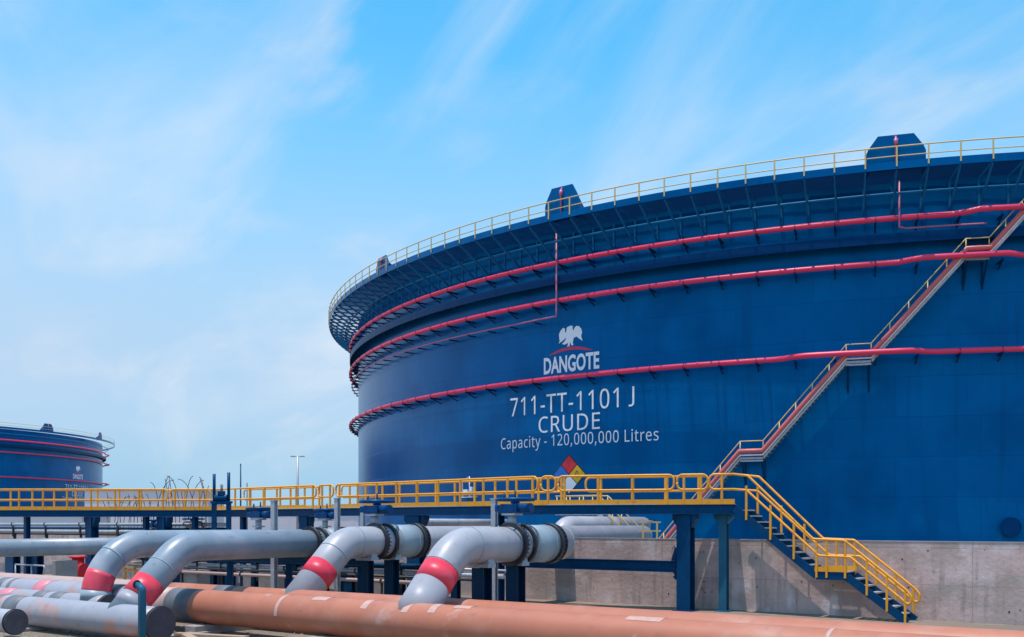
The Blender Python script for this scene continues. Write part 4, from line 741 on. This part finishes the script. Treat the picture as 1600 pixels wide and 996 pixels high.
# ------------------------------------------------------------------ support frame right of the front gooseneck
fr = thing('bolted_crossbeam', 'navy beam bolted between a dark leg and the column right of the gooseneck end', 'cross beam', tuple(deck(1060, 0, .3) - UP * EYE))
FO = Vector((fr.location.x, fr.location.y, 0)); fr.location = FO
c1 = deck(1070, 0, .35); c1.z = 0; e0 = c1 - U * .34; s0 = on_line(Vector((c1.x, c1.y, 0)), U, 802)
b = MB(); b.ibeam(Vector((s0.x, s0.y, EYE - 1.62)), Vector((e0.x, e0.y, EYE - 1.62)), .3, .42, .03); b.build('beam', M['steel'], fr, FO)
for dd in (.0,):
    b = MB(); b.ibeam(Vector((s0.x, s0.y, 0)), Vector((s0.x, s0.y, EYE - 1.40)), .5, .4, .03, up=tuple(V)); b.build('leg', M['steel'], fr, FO)
b = MB(); b.box((e0.x, e0.y, EYE - 1.62), .05, .4, .95, U, V); pl = b.build('end_plate', M['bracket'], fr, FO)
for k in range(6):
    for sg in (-1, 1):
        b = MB(); c = e0 + V * .13 * sg + UP * (EYE - 2.0 + k * .15); b.tube([c - U * .1, c + U * .06], .035, 6); b.build('bolt', M['black'], pl, FO)
b = MB(); b.prism([(-.25, 0), (.0, 0), (0, .5), (-.1, .5)], e0 + UP * (EYE - 1.40) - U * .0, U, UP, .04); b.build('gusset', M['steel'], fr, FO)
# single legs under the goosenecks
def leg(pipe, px, r, label, w=.3):
    p = pipe.on_branch(px); root = thing('pipe_support', label, 'pipe support', (p.x, p.y, 0), 'steel legs under the raised pipes'); O = Vector((p.x, p.y, 0))
    b = MB(); b.ibeam(O, O + UP * (EYE - .6 - r - .12), w, w, .03, up=tuple(V)); b.build('leg', M['legs'], root, O)
    b = MB(); b.box(O + UP * (EYE - .6 - r - .06), .7, .35, .1, U, V); b.prism([(-.34, 0), (.34, 0), (.30, .22), (.18, .06), (-.18, .06), (-.30, .22)], O + UP * (EYE - .6 - r - .02), U, UP, .25); b.build('saddle', M['palevalve'], root, O)
    b = MB(); b.box(O + UP * .02, w + .3, w + .3, .04, U, V); b.build('base_plate', M['steel'], root, O)
leg(N1, 753, .5, 'dark steel leg under the bend of the frontmost gooseneck', .4); leg(N1, 806, .5, 'dark steel leg under the bolted ring of the frontmost gooseneck', .4)
leg(N2, 574, .5, 'steel leg under the second gooseneck from the right before its ring'); leg(N2, 612, .5, 'steel leg under the bolted coupling left of the wide navy column', .36)
# ------------------------------------------------------------------ valves and posts along the raised pipes
def valve(px, z, h0, label, s=1.0, twin=True):
    p = pt(px, z, h0); root = thing('gear_valve', label, 'valve', tuple(p), 'handwheel valves along the walkway'); O = p.copy()
    b = MB(); b.tube([p, p + UP * .38 * s], .13 * s, 14); b.box(p + UP * .42 * s, .5 * s, .4 * s, .07 * s, U, V); b.box(p + UP * .12 * s, .42 * s, .32 * s, .06 * s, U, V); b.build('bonnet', M['palevalve'], root, O)
    b = MB(); b.box(p + UP * .6 * s, .62 * s, .42 * s, .26 * s, U, V); b.tube([p + UP * .6 * s + U * .3 * s, p + UP * .6 * s + U * .72 * s], .15 * s, 14); b.box(p + UP * .6 * s - U * .42 * s, .25 * s, .3 * s, .2 * s, U, V)
    b.build('gearbox', M['valve'], root, O, .02)
    b = MB(); c = p + UP * .86 * s + U * .12 * s; n = 24; R_ = .56 * s
    b.tube([c + (U * cos(2 * pi * k / n) + V * sin(2 * pi * k / n)) * R_ for k in range(n)], .05 * s, 8, True)
    for k in range(5):
        a = 2 * pi * k / 5; b.bar(c + UP * .03, c + (U * cos(a) + V * sin(a)) * R_, .05 * s, .035 * s)
    b.lathe([(.01, .07 * s), (.12 * s, .06 * s), (.14 * s, -.12 * s), (.01, -.13 * s)], 14, o=tuple(c)); b.build('handwheel', M['valve'], root, O)
    b = MB(); b.tube([c + UP * .0, c + UP * .28 * s], .03 * s, 8); b.tube([c - U * .42 * s + UP * .0, c - U * .42 * s + UP * .2 * s], .035 * s, 8); b.build('stem', M['black'], root, O)
    return root
zD = N1.on_branch(797).y + .1; zC = N2.on_branch(580).y; zB = N2.on_branch(505).y
valve(800, zD, -.14, 'blue handwheel valve on top of the frontmost gooseneck pipe', .95)
valve(585, zC + .5, -.14, 'blue handwheel valve on the second gooseneck left of the wide column', 1.0)
valve(508, 38.0, -.22, 'small dark valve above the coupling of the long grey pipe', .85)
valve(404, 39.0, -.24, 'small dark valve left of the short grey upright beneath the railing', .95)
def upright(px, z, htop, hbot, label, w=.17):
    p = pt(px, z, 0); b = MB(); root = thing('grey_upright', label, 'post', (p.x, p.y, EYE + hbot), 'grey uprights beside the raised pipes'); O = root.location.copy()
    zc = EYE + (htop + hbot) / 2; b.ibeam(Vector((p.x, p.y, EYE + hbot)), Vector((p.x, p.y, EYE + htop)), w, w, .03, up=tuple(V)); b.build('shaft', M['galv'], root, O)
    b = MB(); b.box((p.x, p.y, EYE + htop + .02), w * 1.25, w * 1.25, .04, U, V); b.build('top_plate', M['galv'], root, O)
upright(428.5, 33.5, .74, -3.2, 'grey steel upright rising behind the long grey pipe under the railing'); upright(527, 34.0, .83, -3.2, 'grey steel upright just left of the second gooseneck', .15)
upright(567, 36.0, .62, -3.2, 'grey steel upright touching the wide blue handwheel', .14); upright(772.5, 29.5, .70, -3.2, 'grey steel upright beside the frontmost handwheel valve', .15)
valve(300, 55.0, -.62, 'dark handwheel valve in the shade under the walkway right of the distant tank', 1.0)
valve(238, 55.5, -.70, 'dark handwheel valve in the shade under the walkway below the bent bars', 1.0)
# twin screw gate valve
zt = 47.5; p = pt(345.5, zt, -1.0); gv = thing('gate_valve', 'navy gate valve with two tall upright spindles above the railing', 'valve', tuple(p)); O = p.copy()
for dx in (-.33, .36):
    b = MB(); c = p + Vector((dx, 0, 0)); b.box(c + UP * 1.25, .2, .2, 1.6); b.tube([c + UP * 2.0, c + UP * (3.35 if dx < 0 else 3.42)], .075, 10); b.box(c + UP * 2.0, .3, .3, .1); b.build('spindle', M['steel'], gv, O)
b = MB(); b.box(p + UP * 1.97 + Vector((0, 0, 0)), .85, .28, .14); b.tube([p + UP * 2.0 + Vector((-.3, 0, .2)), p + UP * 2.0 + Vector((.3, 0, .2))], .17, 14); b.box(p + Vector((.02, 0, 2.42)), .3, .3, .22); b.build('gearbox', M['steel'], gv, O, .02)
b = MB(); b.tube([p + UP * 2.5 + Vector((0, 0, 0)), p + UP * 2.85], .03, 8); b.tube([p + UP * 2.5 + Vector((.07, 0, 0)), p + UP * 2.85 + Vector((.07, 0, 0))], .02, 8); b.build('stem', M['black'], gv, O)
b = MB(); b.lathe([(.02, 0), (.55, 0), (.6, .3), (.45, .6), (.25, .8), (.02, .85)], 18, o=tuple(p - UP * .2)); b.build('valve_body', M['palevalve'], gv, O)

# ------------------------------------------------------------------ clutter between the pipes and the wall
def conduit(px, py, z, l0, l1, r, label, mt='galv'):
    p = pxh(px, py, z); root = thing('conduit_run', label, 'conduit', tuple(p), 'conduits along the wall'); b = MB(); b.tube([p + U * l0, p + U * l1], r, 8); b.build('pipe_run', M[mt], root, p)
    for k in range(int(l0) + 1, int(l1), 4):
        b = MB(); q = p + U * k; hgt = q.z; b.box(q - UP * (r + .35), .06, .06, .7, U, V); b.box(q + UP * .0, .08, .02 + 2 * r, 2.3 * r, U, V); b.build('clip', M['black'], root, p)
conduit(420, 887, 41, -12, 12, .08, 'grey conduit at mid height in the shade under the long grey pipe'); conduit(420, 893, 40.6, -12, 11, .05, 'thin dark conduit just below the grey one under the long grey pipe', 'black')
conduit(760, 897, 34.5, -7, .8, .05, 'rusty thin conduit along the wall foot left of the support frame', 'rebar'); conduit(760, 891, 34.6, -7, 1.2, .04, 'grey thin conduit along the wall left of the support frame')
for i, (y, r, t, lb) in enumerate(((820, .10, 'palevalve', 'topmost grey line under the left end of the walkway'), (826, .08, 'steel', 'dark line under the left end of the walkway'), (832, .12, 'palevalve', 'thicker pale line just above the blue grey pipe at far left'), (836, .06, 'black', 'thin black line lowest under the left end of the walkway'))):
    conduit(200, y, 58 + i * .6, -26, 9, r, lb, t)
p = pxh(480, 876, 37.5); r = thing('shade_beam', 'dark steel beam added to deepen the shade right under the long grey pipe', 'beam', (p.x, p.y, p.z)); b = MB(); b.ibeam(p - U * 9, p + U * 3.4, .3, .26, .03); b.build('beam_run', M['legs'], r, p)  # beam added as a dark band, deepening the shade below the pipe
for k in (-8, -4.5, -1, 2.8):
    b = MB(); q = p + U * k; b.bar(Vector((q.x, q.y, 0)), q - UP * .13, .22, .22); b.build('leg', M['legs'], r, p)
def pedestal(px0, px1, z, htop, label):
    p = pt((px0 + px1) / 2, z, 0); w = (px1 - px0) / F * z; b = MB(); t = EYE + htop; b.box((p.x, p.y, t / 2), w, .7, t, U, V)
    tag(b.build('concrete_pedestal', M['concrete'], None, (p.x, p.y, 0), .02), label, 'pedestal', 'concrete pedestals before the wall')
pedestal(377, 450, 43, -1.95, 'wide concrete pedestal under the middle of the long grey pipe'); pedestal(284, 326, 44, -2.05, 'concrete pedestal right of the red banded second gooseneck'); pedestal(558, 618, 38.5, -1.65, 'concrete pedestal behind the red band of the third gooseneck')
pedestal(85, 118, 47, -1.75, 'grey concrete pedestal left of the red valve body'); pedestal(470, 492, 41, -1.8, 'narrow concrete pedestal left of the third gooseneck')
# dark steel stubs standing before the wall
for px, w, z, ht, lb in ((360, .32, 46, -1.55, 'dark steel stub between the two concrete pedestals'), (549, .42, 39, -1.7, 'dark steel stub just right of the third gooseneck base'), (20, .8, 52, -1.4, 'dark steel frame stub at the left edge'), (268, .3, 47, -1.4, 'dark steel stub between the two left goosenecks'), (56, .9, 53, -1.45, 'broad dark cabinet like stub near the left edge')):
    p = pt(px, z, 0); b = MB(); b.ibeam(Vector((p.x, p.y, 0)), Vector((p.x, p.y, EYE + ht)), w, .4, .04, up=tuple(V)); r = thing('steel_stub', lb, 'steel stub', (p.x, p.y, 0), 'steel stubs before the wall'); b.build('shaft', M['steel'], r, r.location)
    b = MB(); b.box((p.x, p.y, EYE + ht + .02), w * 1.5, .6, .05, U, V); b.build('top_plate', M['bracket'], r, r.location)
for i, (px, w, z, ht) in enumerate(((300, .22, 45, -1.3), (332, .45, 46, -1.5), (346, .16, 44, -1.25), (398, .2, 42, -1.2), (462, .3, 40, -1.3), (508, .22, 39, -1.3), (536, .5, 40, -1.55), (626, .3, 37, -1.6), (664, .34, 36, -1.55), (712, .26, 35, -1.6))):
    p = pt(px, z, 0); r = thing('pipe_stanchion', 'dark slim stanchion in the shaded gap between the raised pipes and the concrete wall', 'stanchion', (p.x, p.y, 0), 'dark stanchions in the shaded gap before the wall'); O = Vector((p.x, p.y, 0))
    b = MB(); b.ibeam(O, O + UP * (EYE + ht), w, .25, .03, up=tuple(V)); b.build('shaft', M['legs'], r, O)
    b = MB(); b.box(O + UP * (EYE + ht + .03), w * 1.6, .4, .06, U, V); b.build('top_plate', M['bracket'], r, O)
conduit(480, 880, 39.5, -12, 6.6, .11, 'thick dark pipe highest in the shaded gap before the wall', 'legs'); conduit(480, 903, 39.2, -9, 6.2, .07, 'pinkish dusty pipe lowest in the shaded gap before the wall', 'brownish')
# loose stones and clods on the yard
b = MB()
for i in range(2600):
    px = random.uniform(-60, 760); z = random.uniform(22, 42); p = pt(px, z, 0); r = random.uniform(.015, .07) * (1.8 if random.random() < .06 else 1); k0 = len(b.v)
    for v in ((1, 0, 0), (0, 1, 0), (-1, 0, 0), (0, -1, 0), (.1, .1, .8)): b.v.append(Vector((p.x + v[0] * r * random.uniform(.6, 1.2), p.y + v[1] * r * random.uniform(.6, 1.2), v[2] * r - .003)))
    for f in ((0, 1, 4), (1, 2, 4), (2, 3, 4), (3, 0, 4)): b.face([k0 + q for q in f])
tag(b.build('loose_stones', M['ground']), 'loose stones and clods scattered on the sandy yard', 'stones', kind='stuff')
# scaffold like thin rail at the far left
p = pt(60, 45, 0); r = thing('grey_handrail', 'thin grey handrail in the yard at far left', 'handrail', (p.x, p.y, 0)); b = MB(); q = Vector((p.x, p.y, 0))
b.tube(fillet([q - U * 2 + UP * 1.35, q + U * .55 + UP * 1.35, q + U * .2 + UP * .3], .1, 4), .035, 8); b.tube([q - U * 2 + UP * 1.35, q - U * 2], .035, 8); b.tube([q - U * .6 + UP * 1.35, q - U * .6], .035, 8); b.build('rail', M['galv'], r, q)
# red valve body
p = pt(122, 51, 0); r = thing('red_valve', 'red flanged valve body standing under the blue grey pipe', 'valve', (p.x, p.y, 0)); q = Vector((p.x, p.y, 0)); b = MB()
b.tube([q + UP * .3, q + UP * 1.5], .3, 20); b.build('body', M['hazred'], r, q); b = MB(); b.tube([q + UP * 1.48, q + UP * 1.58], .42, 20); b.tube([q + UP * .9 + U * .2, q + UP * .9 + U * .55], .2, 16); b.tube([q + UP * .9 + U * .5, q + UP * .9 + U * .58], .32, 16); b.build('flange', M['hazred'], r, q)
b = MB(); b.tube([q, q + UP * .32], .16, 12); b.build('pedestal', M['black'], r, q)
# yellow trestle with timber
p = pt(203, 38.5, 0); r = thing('yellow_trestle', 'yellow steel trestle topped with timber between the two left goosenecks', 'trestle', (p.x, p.y, 0)); q = Vector((p.x, p.y, 0))
for sx in (-.3, .3):
    b = MB(); b.bar(q + U * sx * 1.3, q + U * sx + UP * 1.55, .07, .07, up=tuple(V)); b.build('leg', M['yellow'], r, q)
b = MB(); b.bar(q - U * .4 + UP * 1.45, q + U * .4 + UP * 1.45, .08, .1); b.bar(q - U * .3 + UP * .8, q + U * .3 + UP * 1.2, .05, .05); b.build('cross_bar', M['yellow'], r, q)
b = MB(); b.box(q + UP * 1.58, 1.1, .4, .08, U, V); b.box(q + UP * 1.75 + U * .1, .9, .35, .07, U, V); b.build('timber_top', M['plank'], r, q)

# ------------------------------------------------------------------ stile over the wall behind the walkway
p = pt(940, 50.5, 0); r = thing('wall_stile', 'pale railed steps beyond the wall behind the walkway', 'steps', (p.x, p.y, 0)); q = Vector((p.x, p.y, 0))
b = MB(); b.box(q + U * -1.2 + UP * (EYE + .45), 2.6, .9, .06, U, V); b.build('platform', M['galv'], r, q)
for back in (-.45, .45):
    b = MB(); z0 = EYE + .45
    b.bar(q + U * .1 + V * back + UP * z0, q + U * 2.5 + V * back + UP * (z0 - 2.2), .05, .2); b.build('stringer', M['galv'], r, q)
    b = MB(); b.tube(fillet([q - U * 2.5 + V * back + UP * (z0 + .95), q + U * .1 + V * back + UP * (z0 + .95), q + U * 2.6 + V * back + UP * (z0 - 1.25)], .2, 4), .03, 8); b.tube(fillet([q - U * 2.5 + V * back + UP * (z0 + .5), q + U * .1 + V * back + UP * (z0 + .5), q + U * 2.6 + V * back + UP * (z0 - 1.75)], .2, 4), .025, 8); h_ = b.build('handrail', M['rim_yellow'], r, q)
    for s, dz in ((-2.4, 0), (-1.6, 0), (-.8, 0), (.1, 0), (.9, -.75), (1.7, -1.5), (2.4, -2.1)):
        b = MB(); c = q + U * s + V * back; b.tube([c + UP * (z0 + dz - (.05 if s < .2 else .1)), c + UP * (z0 + dz + .93)], .03, 6); b.build('post', M['rim_yellow'], h_, q)
for i in range(9):
    b = MB(); b.box(q + U * (.25 + .26 * i) + UP * (EYE + .45 - .23 * (i + .6)), .24, .85, .03, U, V); b.build('tread', M['galv'], r, q)
for s in (-2.3, -.2):
    b = MB(); b.box(q + U * s + UP * (EYE + .42) / 2, .1, .1, EYE + .42, U, V); b.build('leg', M['galv'], r, q)
p = pt(1015, 44.5, 0); r = thing('yellow_barrier', 'small pale yellow barrier behind the wall beside the domed pipe end', 'barrier', (p.x, p.y, 0)); q = Vector((p.x, p.y, 0)); z1 = EYE + .08
b = MB()
for s in (-.3, .33): b.box(q + Vector((s, 0, z1 / 2)), .07, .07, z1)
for z in (z1 - .03, z1 - .42): b.box(q + Vector((.0, 0, z)), 1.0, .05, .06)
b.build('frame', M['rim_yellow'], r, q)
b = MB(); b.box(q + Vector((.0, .0, z1 + .02)), .25, .1, .05); b.build('top_cap', M['rim_yellow'], r, q)

# ------------------------------------------------------------------ far things: pale unfinished block, rebars, poles
def block(px0, px1, ytop, z, label, name='concrete_block', win=0):
    p = pt((px0 + px1) / 2, z, 0); w = (px1 - px0) / F * z; ht = EYE + (HY - ytop) / F * z; r = thing(name, label, 'building', (p.x, p.y, 0)); q = Vector((p.x, p.y, 0))
    b = MB(); b.box(q + UP * ht / 2, w, 8, ht); b.build('wall', M['pale'], r, q)
    b = MB(); b.box(q + UP * (ht + .1), w + .4, 8.4, .2); b.build('parapet', M['pale'], r, q)
    for k in range(win):
        b = MB(); b.box(q + Vector((-w / 2 + w * (k + .5) / win, -4.0, ht * .55)), w / win * .12, .06, ht * .5); b.build('pilaster', M['pale'], r, q)
block(150, 338, 768, 150, 'pale unfinished concrete block behind the railing right of the distant tank', win=9)
block(336, 470, 793, 190, 'low pale concrete block behind the railing under the lamp pole', win=6); block(470, 640, 800, 210, 'lowest pale concrete block near the left edge of the big tank', win=5)
block(-40, 150, 806, 120, 'low pale wall block under the distant tank at far left', win=4)
for i in range(30):
    px = 168 + i * 5.4 + random.uniform(-2, 2); z = 88 + random.uniform(-3, 3); top = random.uniform(768, 780) if px < 240 else random.uniform(744, 768)
    if i in (16, 21, 23): top = 744
    lean = random.choice((-1, 1, 1)) * random.uniform(.3, 1.0); p = pt(px, z, 0); ht = EYE + (HY - top) / F * z; hook = random.random() < .45
    pts = [Vector((p.x, p.y, 0)), Vector((p.x, p.y, ht * .6))]
    for k in range(1, 7): t = k / 6; pts.append(Vector((p.x - lean * t ** 1.6 * (1.5 if hook else .7), p.y, ht * .6 + ht * .4 * (sin(t * pi / 2) if hook else t))))
    b = MB(); b.tube(pts, .03, 5); o = b.build('steel_rebar', M['rebar'], None, (p.x, p.y, 0)); tag(o, 'thin bent rusty bar sticking up behind the left railing', 'rebar', 'bent bars behind the left railing')
def pole(px, ytop, z, r, label, lamp=False):
    p = pt(px, z, 0); q = Vector((p.x, p.y, 0)); ht = EYE + (HY - ytop) / F * z; rt = thing('lamp_pole' if lamp else 'slim_mast', label, 'lamp pole' if lamp else 'mast', tuple(q)); b = MB(); b.tube([q, q + UP * ht], [r * 1.3, r * .8], 8); b.build('pole', M['galv'] if lamp else M['steel'], rt, q)
    if lamp:
        for s in (-1, 1):
            b = MB(); b.bar(q + UP * (ht - .05), q + UP * (ht + .05) + Vector((s * .45, 0, 0)), .08, .08); b.box(q + UP * (ht + .04) + Vector((s * .62, 0, 0)), .55, .3, .14); b.build('lamp_head', M['galv'], rt, q)
    else:
        b = MB(); b.tube([q + UP * (ht - .01), q + UP * (ht + .15)], [r, r * .3], 8); b.build('tip', M['steel'], rt, q)
pole(465, 714, 130, .16, 'tall twin headed lamp pole standing between railing and big tank', True)
pole(376, 727, 90, .07, 'slim tall mast rising right of the navy gate valve'); pole(386, 757, 90, .05, 'short slim mast just right of the taller one')
